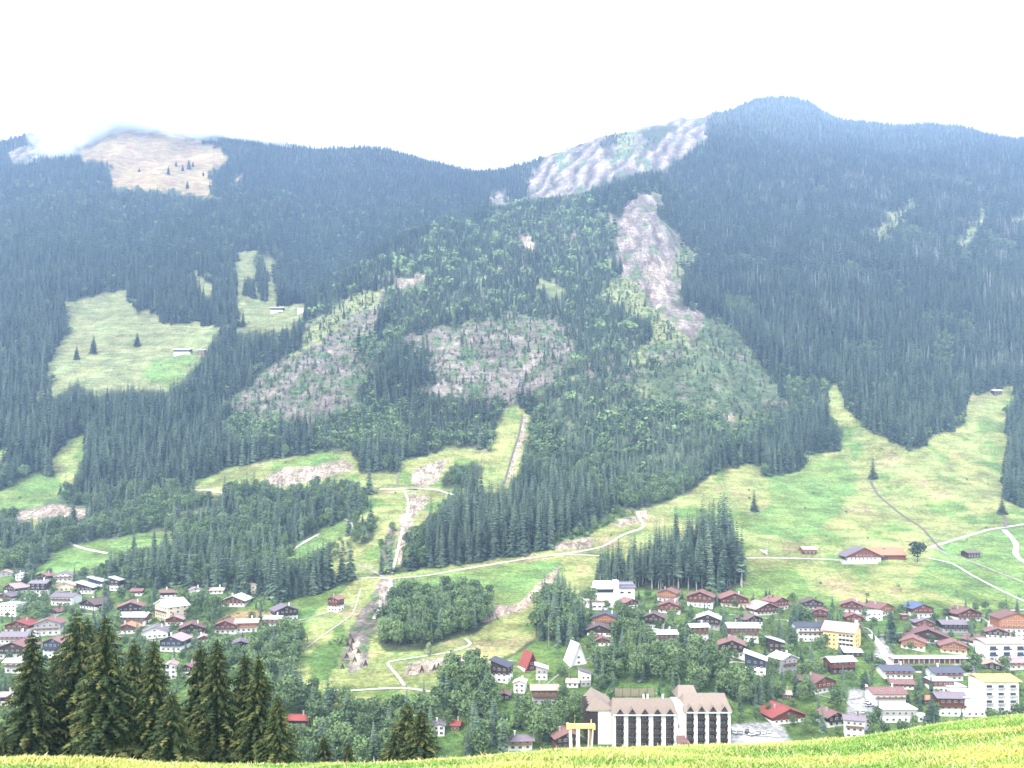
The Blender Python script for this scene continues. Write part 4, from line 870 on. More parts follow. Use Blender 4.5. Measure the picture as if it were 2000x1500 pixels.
# ------------------------------------------------------------------ roads, paths and streams laid on the land
def ribbon(name, pts, wpx, m, lift=.28, wm=None, dense=6, kind="structure"):
    P = []
    for i in range(len(pts) - 1):
        a, b_ = pts[i], pts[i+1]; n_ = max(2, int(math.hypot(b_[0]-a[0], b_[1]-a[1]) / dense))
        for k in range(n_): t = k / n_; P.append((a[0]+(b_[0]-a[0])*t, a[1]+(b_[1]-a[1])*t))
    P.append(pts[-1]); Q = [at(*q) for q in P]
    for _ in range(4): Q = [Q[0]] + [(Q[i-1] + Q[i]*2 + Q[i+1]) / 4 for i in range(1, len(Q)-1)] + [Q[-1]]
    V_ = []; hw = (wm or wpx * Q[len(Q)//2].y / F) / 2
    for i, q in enumerate(Q):
        d = (Q[min(i+1, len(Q)-1)] - Q[max(i-1, 0)]); d.z = 0; d.normalize(); nr = Vector((-d.y, d.x, 0)); k = hw * (1 + .12 * math.sin(i * 1.7))
        for sgn in (-1, -.34, .34, 1):
            c = q + nr * k * sgn; c.z = float(hgt(np.array([c.x]), np.array([c.y]))[0]) + lift; V_.append(c)
    fs = []
    for i in range(len(Q) - 1):
        for j in range(3): a = i*4 + j; fs.append((a, a+1, a+5, a+4))
    me = bpy.data.meshes.new(name); me.from_pydata([tuple(v) for v in V_], [], fs); me.materials.append(m)
    o = link(name, me); o["kind"] = kind; return o
GRAV = mat("pale_gravel", (0.44,0.40,0.35), .95, .12, .3); DIRT = mat("stream_gravel", (0.34,0.30,0.27), .95, .35, .35); ASPH = mat("asphalt", (0.27,0.26,0.27), .9, .1, .3)
GUL = mat("gully_earth", (0.13,0.11,0.09), .95, .35, .3)
for pts, w_, m_, nm in [
 ([(0,0)],0,None,None),
 ([(870,1118),(960,1103),(1050,1088),(1120,1080),(1180,1068),(1215,1045),(1262,1030),(1250,1012),(1238,1000),(1262,999)], 6, GRAV, "path"),
 ([(1060,1086),(1110,1083),(1172,1086)], 5, GRAV, "path"),
 ([(690,1130),(740,1129),(765,1131),(840,1124),(872,1118)], 5, GRAV, "path"),
 ([(765,1130),(756,1145),(765,1160),(782,1168)], 6, GRAV, "path"),
 ([(372,957),(410,957),(445,966)], 7, GRAV, "path"),
 ([(740,956),(790,955),(850,955),(890,969)], 5, GRAV, "path"),
 ([(550,1087),(590,1062),(625,1042)], 6, GRAV, "path"), ([(673,1014),(690,1020),(686,1033)], 6, GRAV, "path"),
 ([(128,1056),(150,1068),(190,1078),(210,1081)], 6, GRAV, "path"),
 ([(1440,1091),(1500,1090),(1600,1092),(1665,1096)], 5, GRAV, "path"),
 ([(1812,1071),(1870,1053),(1930,1035),(2030,1020)], 7, GRAV, "path"),
 ([(1812,1090),(1860,1100),(1900,1125),(1960,1156),(2030,1188)], 6, GRAV, "path"),
 ([(1820,1068),(1855,1085),(1900,1098),(1960,1122),(2030,1150)], 5, DIRT, "stream_bed"),
 ([(1961,1035),(1972,1048),(1988,1062),(1980,1085),(2000,1098),(2030,1110)], 10, GRAV, "stream_bed"),
 ([(1700,940),(1712,965),(1735,985),(1760,1005),(1800,1030),(1825,1060),(1840,1075)], 5, GUL, "gully"),
 ([(1957,1003),(1970,1015),(1962,1035)], 5, GUL, "gully"),
 ([(1925,1240),(1935,1210),(1948,1194),(2010,1191)], 5, GRAV, "path"),
 ([(1900,1203),(1925,1208),(1932,1218)], 3, GRAV, "path"),
 ([(632,1349),(680,1350),(740,1346),(790,1344),(845,1352)], 7, GRAV, "path"),
 ([(790,1340),(775,1318),(752,1294),(830,1282),(880,1275),(925,1259),(908,1248)], 6, GRAV, "path"),
 ([(700,1105),(735,1118),(770,1140),(750,1165),(742,1190),(730,1210)], 7, DIRT, "stream_bed"),
 ([(790,960),(800,985),(790,1020),(782,1050),(775,1085),(765,1120)], 5, DIRT, "stream_bed"),
 ([(1020,812),(1014,850),(1000,890),(985,945)], 4, GUL, "gully"),
 ([(775,950),(780,920),(783,905)], 4, GUL, "gully"),
 ([(1665,1442),(1690,1420),(1702,1400),(1698,1375),(1690,1350)], 14, ASPH, "road"),
 ([(1700,1240),(1722,1262),(1732,1290),(1745,1305),(1800,1312),(1900,1318)], 15, GRAV, "road"),
 ([(1240,1242),(1290,1235),(1345,1215),(1400,1198),(1470,1206),(1560,1214),(1640,1218),(1700,1228),(1708,1246)], 4, ASPH, "road"),
 ([(1715,1242),(1760,1236),(1830,1238),(1890,1240),(1925,1240)], 4, ASPH, "road"), ([(1345,1262),(1400,1268),(1430,1290)], 4, ASPH, "road"), ([(1560,1330),(1600,1360),(1650,1368),(1690,1362)], 4, ASPH, "road"),
 ([(0,1160),(50,1170),(100,1192),(150,1198),(225,1205),(290,1222),(360,1250),(430,1245),(520,1228),(600,1208),(640,1198),(700,1175)], 4, ASPH, "road"),
 ([(0,1262),(60,1238),(140,1246),(220,1242),(300,1252),(380,1262)], 4, ASPH, "road"), ([(1905,1262),(1900,1290),(1905,1340),(1890,1350)], 5, ASPH, "road"), ([(1060,1345),(1100,1310),(1120,1302),(1200,1262)], 3, ASPH, "road"),
 ([(1410,1300),(1430,1292),(1460,1296)], 5, GRAV, "road"),
 ([(1430,1428),(1470,1432),(1520,1436)], 24, CONC, "car_park"),
 ([(900,1300),(960,1290),(1010,1292)], 3, DIRT, "path"),
 ([(600,1265),(640,1235),(690,1200),(705,1150)], 3, DIRT, "path"),
 ]:
    if m_: ribbon(nm, pts, w_, m_)

# ------------------------------------------------------------------ small things of the valley
POLE = mat("weathered_pole", (0.36,0.34,0.31), .8, .15, 2)
LOG = mat("dark_logs", (0.075,0.05,0.04), .9, .3, 2)
snow = [(684,1252,"highest of the log tripods on the stony slope"),(689,1262,"second log tripod from the top of the stony slope"),(679,1268,"log tripod on the left below the second highest one"),
 (686,1276,"log tripod in the middle of the stony slope"),(700,1282,"log tripod on the right of the stony slope"),(677,1290,"log tripod on the left of the stony slope with another above it"),
 (693,1298,"log tripod at the centre bottom of the stony slope"),(714,1306,"lowest right log tripod below the stony slope"),(669,1312,"lowest left log tripod below the stony slope"),
 (824,1317,"leftmost log tripod beside the branching white path"),(848,1314,"smaller log tripod left of the tallest one beside the path"),(856,1312,"tallest log tripod in the row beside the path"),
 (864,1316,"small log tripod right of the tallest one beside the path"),(879,1305,"log tripod right of the middle of the row by the path"),(890,1309,"last small log tripod before the bushes by the path"),(931,1284,"lone log tripod under the wooded knoll at the path end")]
for i, (a, b_, lab) in enumerate(snow):
    p = at(a, b_ - 6); s = p.y / F; h_ = 10.5 * s * random.uniform(.85, 1.1); w_ = 4 * s; o = empty("log_tripod", p, random.uniform(-.4,.4), lab, "log tripod", "dark log tripods set up in the valley basin")
    for e in ((-w_, -.6, -.8), (w_, -.6, -.8), (0.3, w_*1.3, -.3)): m_ = MB(); m_.bar(e, (0, 0, h_), .38, r2=.3); m_.build("log", LOG, o)
    m_ = MB(); m_.bar((-w_*.55, -.4, h_*.45), (w_*.55, -.4, h_*.45), .25); m_.build("crossbar", LOG, o)
def pylon_bridge():
    p = at(805, 956); s = p.y/F; o = empty("footbridge", p, 0, "small wooden footbridge with posts across the stream at the upper bench", "bridge")
    m_ = MB(); m_.box(-11*s, 11*s, -.8, .8, .5, .9); m_.build("deck", LOG, o)
    for k in range(6): m_ = MB(); m_.bar((-10*s + k*4*s, -.8, .3), (-10*s + k*4*s, -.8, 3.2), .22); m_.build("post", POLE, o)
pylon_bridge()
def sail():
    p = at(1495, 1084); s = p.y/F; o = empty("shade_sail", p, 0, "white triangular sail hung from a pole on the meadow left of the small barn", "shade sail")
    m_ = MB(); m_.bar((3*s,0,-1), (3*s,0,28*s), .22); m_.build("pole", POLE, o); m_ = MB(); m_.slab([(-13*s,-1,11*s),(3*s,-.3,1*s),(3*s,-.3,9*s),(-5*s,-.6,10*s)], .08); m_.build("sail", W_['w'], o)
sail()
def flag():
    p = at(1690, 1362); s = p.y/F; o = empty("flagpole", p, 0, "slender pole with a small red and white flag by the car bend", "flagpole")
    m_ = MB(); m_.bar((0,0,-.5),(0,0,26*s),.12,r2=.07); m_.build("pole", W_['w'], o); m_ = MB()
    m_.slab([(0.1,0,21*s),(5*s,-.3,19*s),(4.6*s,-.1,24*s),(0.1,0,26*s)], .03, 0); m_.slab([(.15,-.06,22*s),(2.2*s,-.2,21.2*s),(2.1*s,-.1,24.2*s),(.15,-.06,25*s)], .03, 1); m_.build("flag", [W_['w'], R_['X']], o)
flag()
for a, t_, b_, lab in [(1072,1205,1262,"slender pale mast in front of the grove below the modern house"),(1432,1218,1250,None),(1375,1212,1232,None),(1839,1210,1226,"thin pale pole on the lawn right of the small dark red chalet"),(1536,1285,1316,"pale lamp mast left of the modern grey gabled house")]:
    if not lab: continue
    p = at(a, b_); s = p.y/F; o = empty("mast", p, 0, lab, "mast"); m_ = MB(); m_.bar((0,0,-.5),(0,0,(b_-t_)*s),.16,r2=.09); m_.build("pole", POLE, o); m_ = MB(); m_.bar((-.5,0,(b_-t_)*s-.3),(.5,0,(b_-t_)*s-.3),.08); m_.build("arm", POLE, o)
def net():
    p = at(1240, 1362); s = p.y/F; o = empty("net_fence", p, 0, "tall brownish net fence of a ball court behind the big hotel", "fence"); HOUSES.append((1240, 1338, 1362, 84, p.y)); HOUSE_LABELS.append(None)
    nm = bpy.data.materials.new("brown_net"); nm.use_nodes = True; n_ = nm.node_tree.nodes; l_ = nm.node_tree.links; bs = n_["Principled BSDF"]; bs.inputs["Base Color"].default_value = (.34,.27,.2,1); bs.inputs["Alpha"].default_value = .55
    xs = [1200, 1216, 1232, 1248, 1264, 1279]
    for k, x_ in enumerate(xs): m_ = MB(); m_.bar(((x_-1240)*s,0,-1),((x_-1240)*s,0,20*s),.14); m_.build("post", LOG, o)
    m_ = MB()
    for k in range(len(xs)-1):
        a0, a1 = (xs[k]-1240)*s, (xs[k+1]-1240)*s
        for j in range(4):
            t0, t1 = j/4, (j+1)/4; d0 = 2.2*s*math.sin(t0*3.14); d1 = 2.2*s*math.sin(t1*3.14); xa, xb_ = a0+(a1-a0)*t0, a0+(a1-a0)*t1
            m_.slab([(xa,0,2*s),(xb_,0,2*s),(xb_,0,19*s-d1),(xa,0,19*s-d0)], .03)
    m_.build("net", nm, o)
net()

# cars: body with cabin, glass and wheels
GL2 = mat("car_glass", (0.03,0.035,0.045), .1, .1, 1, spec=.7); TYRE = mat("tyre", (0.02,0.02,0.02), .8, .1, 1)
def prism(prof, hw, inset=0):
    n_ = len(prof); vs = [(x_, -hw, z_) for x_, z_ in prof] + [(x_, hw, z_) for x_, z_ in prof]
    return vs, [tuple(range(n_))[::-1], tuple(range(n_, 2*n_))] + [(k, (k+1) % n_, n_+(k+1) % n_, n_+k) for k in range(n_)]
CARM = {}
def car(a, b_, yaw, col, lab):
    if col not in CARM:
        CARM[col] = mat("car_paint_"+{'w':"white",'s':"silver",'k':"dark",'b':"blue",'r':"red"}[col], {'w':(.75,.75,.76),'s':(.42,.43,.45),'k':(.03,.03,.035),'b':(.05,.12,.3),'r':(.4,.03,.03)}[col], .3, .03, 1, spec=.6)
    p = at(a, b_); o = empty("parked_car", p + Vector((0,0,.35)), yaw, lab, "car", "cars parked in the village")
    m_ = MB(); m_.add(*prism([(-2.1,.35),(2.1,.35),(2.2,.75),(1.3,.92),(-1.9,.95),(-2.15,.8)], .88)); m_.build("body", CARM[col], o)
    m_ = MB(); m_.add(*prism([(-1.7,.94),(1.0,.93),(.3,1.42),(-1.3,1.45)], .76)); m_.build("windows", GL2, o)
    m_ = MB(); m_.add(*prism([(-1.3,1.452),(.3,1.422),(.25,1.5),(-1.25,1.52)], .72)); m_.build("car_roof", CARM[col], o)
    for sx in (-1.35, 1.35):
        for sy in (-.82, .82): m_ = MB(); m_.bar((sx, sy-.1, .34), (sx, sy+.1, .34), .34, n=10); m_.build("wheel", TYRE, o)
for a, b_, y_, c_, l_ in [(1436,1433,1.2,'w',"white car, first on the left of the car park beside the big hotel"),(1446,1433,1.2,'s',"silver car second from the left in the car park"),
 (1459,1432,1.2,'k',"dark car third from the left in the car park"),(1470,1437,.5,'w',"white car angled in the middle of the car park"),(1481,1434,1.1,'s',"silver car right of the angled white one in the car park"),
 (1492,1434,1.1,'w',"white car second from the right in the car park"),(1503,1432,1.1,'w',"white car at the right end of the car park"),
 (1694,1375,.2,'w',"white car, upper one of two parked left of the red brown roofed house"),(1698,1381,.2,'s',"silver car below the white one left of the red brown roofed house"),
 (1709,1398,.1,'w',"white van-like car parked left of the long white flats"),(1430,1320,.3,'k',"dark car under trees left of the slant roofed modern house"),(1695,1290,.3,'b',"blue car parked between the barn and the road junction"),
 (1440,1362,.2,'s',"silver car half hidden in trees above the big hotel"),
 (1545,1216,.1,'w',"white car on the lane above the dark slate roof"),(1712,1285,1.3,'s',"silver car on the pale yard left of the garage row"),(1726,1296,1.3,'k',"dark car on the pale yard left of the garage row"),
 (1780,1308,0,'r',"red car in front of the hedge under the garage row"),(1845,1312,0,'w',"white car in front of the right part of the garage row"),(1686,1394,1.0,'s',"silver car driving down the grey road bend"),
 (330,1253,.2,'w',"white car on the lane by the black and white chalet"),(205,1204,.1,'s',"silver car on the lane above the tallest near spruces")]: car(a, b_, y_, c_, l_)

# the yellow cable car pylon head that rises behind the crest
def pylon():
    Yp = 46.0; s = Yp / F; X0 = (1133-1000)/F*Yp; z0 = float(near_h(np.array([X0]), np.array([Yp]))[0]); o = empty("lift_pylon", (X0, Yp, z0), 0, "yellow crossbeam on a white post with slanting struts just behind the crest", "lift pylon")
    Zp = lambda q: (HZ - q) * s - z0; X = lambda q: (q - 1133) * s; ym = mat("yellow_paint", (0.58,0.46,0.22), .5, .08, 3); wm = mat("white_paint", (0.72,0.70,0.64), .6, .06, 3)
    m_ = MB(); m_.box(X(1107), X(1162), -.14, .14, Zp(1422), Zp(1414)); m_.box(X(1106.5), X(1112), -.17, .17, Zp(1423.5), Zp(1413)); m_.box(X(1157), X(1162.5), -.17, .17, Zp(1424), Zp(1415)); m_.build("crossbeam", ym, o)
    m_ = MB(); m_.box(X(1125.5), X(1132), -.16, .16, 0, Zp(1422.3)); m_.build("post", wm, o)
    for a, b_ in (((1112),(1117)), ((1115),(1122)), ((1150),(1146)), ((1158),(1149))): m_ = MB(); m_.bar((X(a), -.05, Zp(1422)), (X(b_), -.05, -.4), .045); m_.build("strut", wm, o)
    m_ = MB(); m_.bar((X(1150), .1, -.3), (X(1155), .1, Zp(1406)), .035); m_.bar((X(1122), 0, Zp(1414)), (X(1123), 0, Zp(1396)), .02); m_.build("rod", ym, o)
    m_ = MB()
    for k in range(26): a = k*2.4; c_ = Vector((X(1124)+random.uniform(-.14,.14), random.uniform(-.1,.1), Zp(1412)+random.uniform(0,.5))); m_.add([c_, c_+Vector((.12*math.cos(a),.05,.05)), c_+Vector((.07*math.cos(a+1),0,.14))], [(0,1,2)])
    m_.build("pulley_greenery", M['leaf'], o)
    m_ = MB(); m_.bar((X(1110), -.6, Zp(1458)), (X(1160), -.6, Zp(1454)), .05); m_.build("handrail", wm, o)
pylon()
# ------------------------------------------------------------------ planting
def near_house(px, py, hpx, wpx, y):
    for (hx, ht, hb, hw, hy) in HOUSES:
        if abs(px - hx) < hw * 0.5 + wpx * 0.35 and ht - 3 < py < hb + hpx * 0.9:
            if y < hy + 3 and abs(px - hx) < hw * .42 + wpx * .25 and py - hpx < hb - .62 * (hb - ht): return True       # would stand in front of it
            if -3 < y - hy < 13 and abs(px - hx) < hw * 0.5: return True
    return False
def scatter():
    """candidate trees on a jittered grid over the land; returns arrays"""
    P = []
    for (y0, y1, s) in ((440, 900, 5.4), (900, 1400, 6.2), (1400, 2450, 7.0)):
        ys = np.arange(y0, y1, s)
        for y in ys:
            n = int(1.56 * y / s); x = (np.arange(n) - n / 2) * s
            P.append(np.stack([x + rng.uniform(-.48, .48, n) * s, y + rng.uniform(-.48, .48, n) * s], 1))
    P = np.concatenate(P); x, y = P[:, 0], P[:, 1]; z = hgt(x, y)
    px = 1000 + x / y * F; py = HZ - z / y * F
    rY = np.interp(px, PX, rowY[:, R]); ok = y < rY + 45
    x, y, z, px, py = [a[ok] for a in (x, y, z, px, py)]
    ox = fbm(x/14, y/14, 3, 31)*(7+7*np.clip((y-850)/300,0,1)); oy = fbm(x/14, y/14, 3, 37)*(5+6*np.clip((y-850)/300,0,1))
    g = cls(G, px+ox, py+oy); v = cls(V, px+ox, py+oy); N = len(x)
    bg_ = np.clip((y-850)/200, 0, 1); va = cls(V, px+ox+fbm(x/55, y/55, 3, 33)*34*bg_, py+oy+fbm(x/55, y/55, 3, 35)*26*bg_)
    sf = np.isin(v, (0,2,4,5,7,8)) & np.isin(va, (0,2,4,5,7,8)); v = np.where(sf, va, v)
    u = rng.random(N); u2 = rng.random(N); alt = np.clip((z - 350) / 700, 0, 1)
    kind = np.full(N, -1)          # 0 spruce 1 broadleaf 2 shrub 3 dead stem
    h = np.zeros(N)
    hs = (32 - 12 * alt) * rng.uniform(.5, 1.15, N)
    clump = fbm(x / 45, y / 45, 3, 91)
    m = v == 0; kind[m] = 0; h[m] = hs[m]
    t = m & (u < 0.10) & (alt < .5); kind[t] = 1; h[t] = 15
    m = v == 5; kind[m] = 0; h[m] = hs[m]; t = m & (u < 0.012 + 0.42 * np.clip(clump * 2.4 - .55, 0, 1)); kind[t] = 3; h[t] = hs[t] * .85
    t = m & (clump < -.42); kind[t] = 1; h[t] = 10
    m = v == 6; kind[m] = 0; h[m] = hs[m] * 1.1; t = m & (px > 1165); h[t] *= np.interp(px[t], [1165, 1260, 1330, 1385], [.72, .78, .95, 1.2])
    m = v == 2; kind[m] = np.where(u[m] + clump[m] * .8 < .42, 0, 1); h[m] = np.where(kind[m] == 0, rng.uniform(14, 27, m.sum()), rng.uniform(8, 17, m.sum()))
    m = v == 8; kind[m] = np.where(u[m] - clump[m] * .3 < .93, 0, 1); h[m] = np.where(kind[m] == 0, rng.uniform(8, 24, m.sum()), rng.uniform(4, 8, m.sum())); kind[m & (u2 < .14)] = -1; kind[m & (u2 > .14) & (u2 < .2)] = 2
    m = v == 3; kind[m] = np.where(u[m] < .18, 0, 1); h[m] = np.where(kind[m] == 0, rng.uniform(12, 20, m.sum()), rng.uniform(8, 16, m.sum()))
    m = (v == 4); cq = .22 + .5 * np.clip(clump + .1, 0, 1); q1 = m & (u < cq); q2 = m & (u >= cq) & (u < cq + .3); kind[q1] = 0; kind[q2] = 2; h[q1] = 5 + 12 * u2[q1] ** 1.5; h[q2] = 2 + 4.5 * u2[q2]; 
    t = m & (u > .985); kind[t] = 3; h[t] = 12
    m = (v == 7); kind[m & (u < .12)] = 0; kind[m & (u > .12) & (u < .30)] = 1; kind[m & (u > .30) & (u < .8)] = 2; h[m] = np.where(u[m] < .12, 9 + 6*u2[m], np.where(u[m] < .3, 6 + 5*u2[m], 2 + 3.5*u2[m]))
    m = (v == 1) & (g != 10) & (g != 7) & (u < .012) & (py > 480); kind[m] = 2; h[m] = 1.2 + 2.0 * u2[m]
    top = py - 0.62 * h / y * F
    gt = cls(G, px+ox, top+oy); vt = cls(V, px+ox, top+oy); open_ = (vt == 1) & (top > 205) & (v != 1) & ~(((v == 3) | (v == 6)) & (py > 1040))
    # a crown that would stand across a meadow, path or scar seen behind it is left out
    kind[open_ & (h / y * F > 9)] = -1
    h = np.where(kind == 0, h, h)
    far = np.interp(px, PX, rowY[:, R]) - y; m = (far < 90); h[m] *= .78 * rng.uniform(.6, 1.35, m.sum()); kind[(far < 5) & (u2 > .35)] = -1
    m = (far < 90) & (bald_at(px) > .5); kind[m] = -1
    ok = kind >= 0
    return [a[ok] for a in (x, y, z, px, py, kind, h, v, u2, clump)]
def bald_at(px): return np.interp(px, PX, bald)

x, y, z, px, py, kd, h, vv, uu, clump = scatter()
tint = 0.42 + 0.40 * (rng.random(len(x)) - .5) + .22 * (rng.random(len(x)) > .86) + 0.16 * clump + np.where(kd == 1, .12 * (rng.random(len(x)) - .3), 0)
tint = tint - np.where((kd == 1) & (vv == 8), .35, 0) + np.where((vv == 6), -0.10, 0) + np.where(vv == 8, .16 + .3*rng.random(len(x))**3, 0) + np.where((vv == 4) | (vv == 7), .16, 0) + np.where((vv == 0) & (py > 560), -.04, 0)

# village and valley-floor trees: planted by hand-drawn areas; (outline, spruce share, spacing m, height range, where it is)
VZ = [
 ([(1145,1262),(1230,1215),(1290,1262),(1345,1255),(1420,1300),(1500,1345),(1485,1385),(1430,1370),(1330,1345),(1240,1345),(1150,1342)], .28, 6.0, (9,17), "in the wooded hollow behind the big hotel"),
 ([(860,1330),(930,1295),(960,1340),(1010,1360),(1060,1330),(1085,1340),(1130,1300),(1145,1340),(1140,1400),(1140,1450),(1000,1475),(880,1465),(845,1400)], .22, 6.0, (9,17), "in the grove left of the big hotel"),
 ([(560,1345),(640,1385),(740,1405),(840,1400),(880,1460),(1000,1480),(560,1520)], .30, 6.5, (9,17), "in the valley wood below the white path"),
 ([(445,1275),(500,1240),(565,1225),(598,1255),(572,1330),(565,1400),(450,1410)], .22, 6.5, (9,16), "in the wood right of the left hamlet"),
 ([(1050,1195),(1095,1160),(1140,1200),(1145,1250),(1110,1262),(1080,1270),(1040,1240)], .62, 6.0, (13,21), "in the grove below the white modern house"),
 ([(30,1190),(70,1180),(110,1195),(120,1220),(80,1225),(40,1215)], .1, 7, (8,13), "among the left hamlet gardens"),
 ([(165,1195),(230,1160),(245,1200),(235,1260),(180,1250)], .35, 7, (9,15), "beside the red roofed houses of the left hamlet"),
 ([(345,1180),(420,1160),(440,1190),(420,1240),(400,1215),(350,1205)], .2, 6.5, (8,14), "behind the left hamlet near the cream building"),
 ([(380,1260),(450,1250),(450,1330),(380,1330)], .3, 7, (8,15), "below the left hamlet beside the tall near spruces"),
 ([(1500,1225),(1560,1195),(1600,1230),(1640,1262),(1640,1300),(1560,1315),(1500,1270)], .5, 8, (8,16), "in the gardens below the dark slate roof"),
 ([(1440,1330),(1500,1320),(1620,1330),(1600,1372),(1500,1392),(1440,1380)], .35, 6.5, (8,14), "in the gardens above the bright red roof"),
 ([(1660,1330),(1700,1320),(1705,1345),(1650,1390),(1600,1400),(1590,1370)], .4, 8, (7,13), "by the brown chalet above the car bend"),
 ([(1720,1390),(1840,1400),(1850,1440),(1700,1450)], .3, 7, (5,9), "in the garden below the long white flats"),
 ([(1890,1230),(1930,1270),(1940,1330),(1900,1340),(1870,1290)], .4, 8, (7,13), "between the chalets and the blue trimmed flats"),
 ([(-60,1300),(60,1300),(100,1440),(-60,1480)], .3, 8, (8,14), "at the left edge below the hamlet"),
 ([(1200,1175),(1240,1195),(1290,1205),(1340,1195),(1350,1235),(1280,1240),(1210,1225)], .3, 9, (7,13), "among the upper chalets under the spruce block"),
 ([(1400,1195),(1430,1230),(1500,1240),(1490,1290),(1430,1300),(1400,1240)], .45, 9, (7,14), "among the chalets beside the pale roofed barn"),
 ([(120,1290),(380,1330),(380,1420),(100,1420)], .4, 9, (9,15), "behind the tall near spruces"),
]
def in_poly(pts, x, y):
    c = False; n = len(pts)
    for i in range(n):
        x0, y0 = pts[i]; x1, y1 = pts[(i+1) % n]
        if (y0 > y) != (y1 > y) and x < (x1-x0)*(y-y0)/(y1-y0)+x0: c = not c
    return c
VT = []
for zi, (poly, sh, sp, hr, where) in enumerate(VZ):
    xs = [a for a, b in poly]; ysp = [b for a, b in poly]
    ya = min(ray(px_, max(ysp)) for px_ in (min(xs), max(xs))) - 15; yb = max(ray(px_, min(ysp)) for px_ in (min(xs), max(xs))) + 15
    yy = ya
    while yy < yb:
        xx = (min(xs) - 1000) / F * yy
        while xx < (max(xs) - 1000) / F * yy:
            X_ = xx + random.uniform(-.45, .45) * sp; Y_ = yy + random.uniform(-.45, .45) * sp
            Z_ = float(hgt(np.array([X_]), np.array([Y_]))[0]); p_ = 1000 + X_/Y_*F; q_ = HZ - Z_/Y_*F
            if in_poly(poly, p_, q_):
                s_ = random.random() < sh; H_ = random.uniform(*hr) * (1.3 if s_ else 1.0); hp = H_/Y_*F
                if not near_house(p_, q_, hp, hp * (.3 if s_ else .55), Y_): VT.append((s_, X_, Y_, Z_, H_, zi))
            xx += sp
        yy += sp
# loose garden trees between the houses
for k in range(4600):
    p_ = random.choice((random.uniform(1150, 2000), random.uniform(0, 560))); q_ = random.uniform(1125 if p_ < 600 else 1170, 1440)
    if p_ < 600 and q_ > 1340: continue
    if cls(G, np.array([p_]), np.array([q_]))[0] != 7: continue
    c_ = at(p_, q_); s_ = random.random() < .5; H_ = random.uniform(4, 10) * (1.35 if s_ else 1); hp = H_/c_.y*F
    if near_house(p_, q_, hp, hp * (.3 if s_ else .6), c_.y): continue
    if min([(c_.x-t[1])**2 + (c_.y-t[2])**2 for t in VT] + [99]) < 30: continue
    VT.append((s_, c_.x, c_.y, c_.z, H_, -1 if p_ < 600 else -2))
WH = {-1: "in the gardens between the left hamlet houses", -2: "in the gardens between the chalets on the right"}
LEFT = {0: 0, 1: 0}
rest = []; NAMED = {}; HLAB = HOUSE_LABELS
big_s = sorted([t for t in VT if t[0]], key=lambda t: -t[4]/t[2]); big_l = sorted([t for t in VT if not t[0]], key=lambda t: -t[4]/t[2])
for lst, kind, word in ((big_s, 'spruce', "dark conical spruce"), (big_l, 'leaf', "green broadleaf tree")):
    for i, t in enumerate(lst):
        where = WH.get(t[5]) or VZ[t[5]][4]
        if i < (150 if kind == 'spruce' else 235):
            tr_ = tree(kind, (t[1], t[2], t[3] - .3), t[4], 1.05 if kind == 'spruce' else 1.0, f"{word} {where}", f"{word}s {where}", random.uniform(.25, .75))
            NAMED.setdefault((word, where, t[5]), []).append((t[4]/t[2], 1000 + t[1]/t[2]*F, HZ - t[3]/t[2]*F, t[2], tr_))
        else: rest.append((t[1], t[2], t[3], 0 if kind == 'spruce' else 1, t[4]))
RANK = ["tallest", "second tallest", "third tallest"]
def rank_labels(named):
 for (word, where, zi), lst in named.items():
     noun = "bare stemmed spruce" if "bare" in word else "spruce" if "spruce" in word else "broadleaf tree"; by = {}
     for rec in lst:
         _, p_, q_, y_, tr_ = rec; best = None
         for (hx, ht, hb, hw, hy), hl in zip(HOUSES, HLAB):
             d = math.hypot((p_ - hx), (q_ - hb) * 1.5)
             if hl and d < hw * .5 + 16 and len(hl.split()) <= 11 and (best is None or d < best[0]):
                 side = "left of" if p_ < hx - hw*.3 else "right of" if p_ > hx + hw*.3 else ("in front of" if y_ < hy else "behind"); best = (d, side, hl)
         by.setdefault((best[1], best[2]) if best else None, []).append(rec)
     for key, recs in by.items():
         recs.sort(key=lambda r_: -r_[0])
         for i, r_ in enumerate(recs):
             if key and i < 2: r_[4]["label"] = f"{('tallest ' if i == 0 else 'second ') if len(recs) > 1 else ''}{noun} {key[0]} the {key[1]}"
             elif not key and len(recs) > 3:
                 xs_ = sorted(recs, key=lambda q: q[1])
                 if r_ is xs_[0]: r_[4]["label"] = f"leftmost {noun} {where}"
                 elif r_ is xs_[-1]: r_[4]["label"] = f"rightmost {noun} {where}"
                 elif i < 3: r_[4]["label"] = f"{RANK[i]} {noun} {where}"
                 elif i == len(recs) - 1: r_[4]["label"] = f"smallest {noun} {where}"
                 elif len(recs) > 6:
                    q3 = xs_.index(r_) * 3 // len(xs_); r_[4]["label"] = f"{'tall' if i < len(recs) / 2 else 'small'} {noun} {where}, {('left', 'middle', 'right')[q3]}"
def short_enough():
    for o in COL.objects:
        t_ = o.get('label')
        if t_ and len(t_.split()) > 16: o['label'] = ' '.join(t_.split(',')[0].split()[:16])
rank_labels(NAMED)
print("village trees", len(big_s), len(big_l))
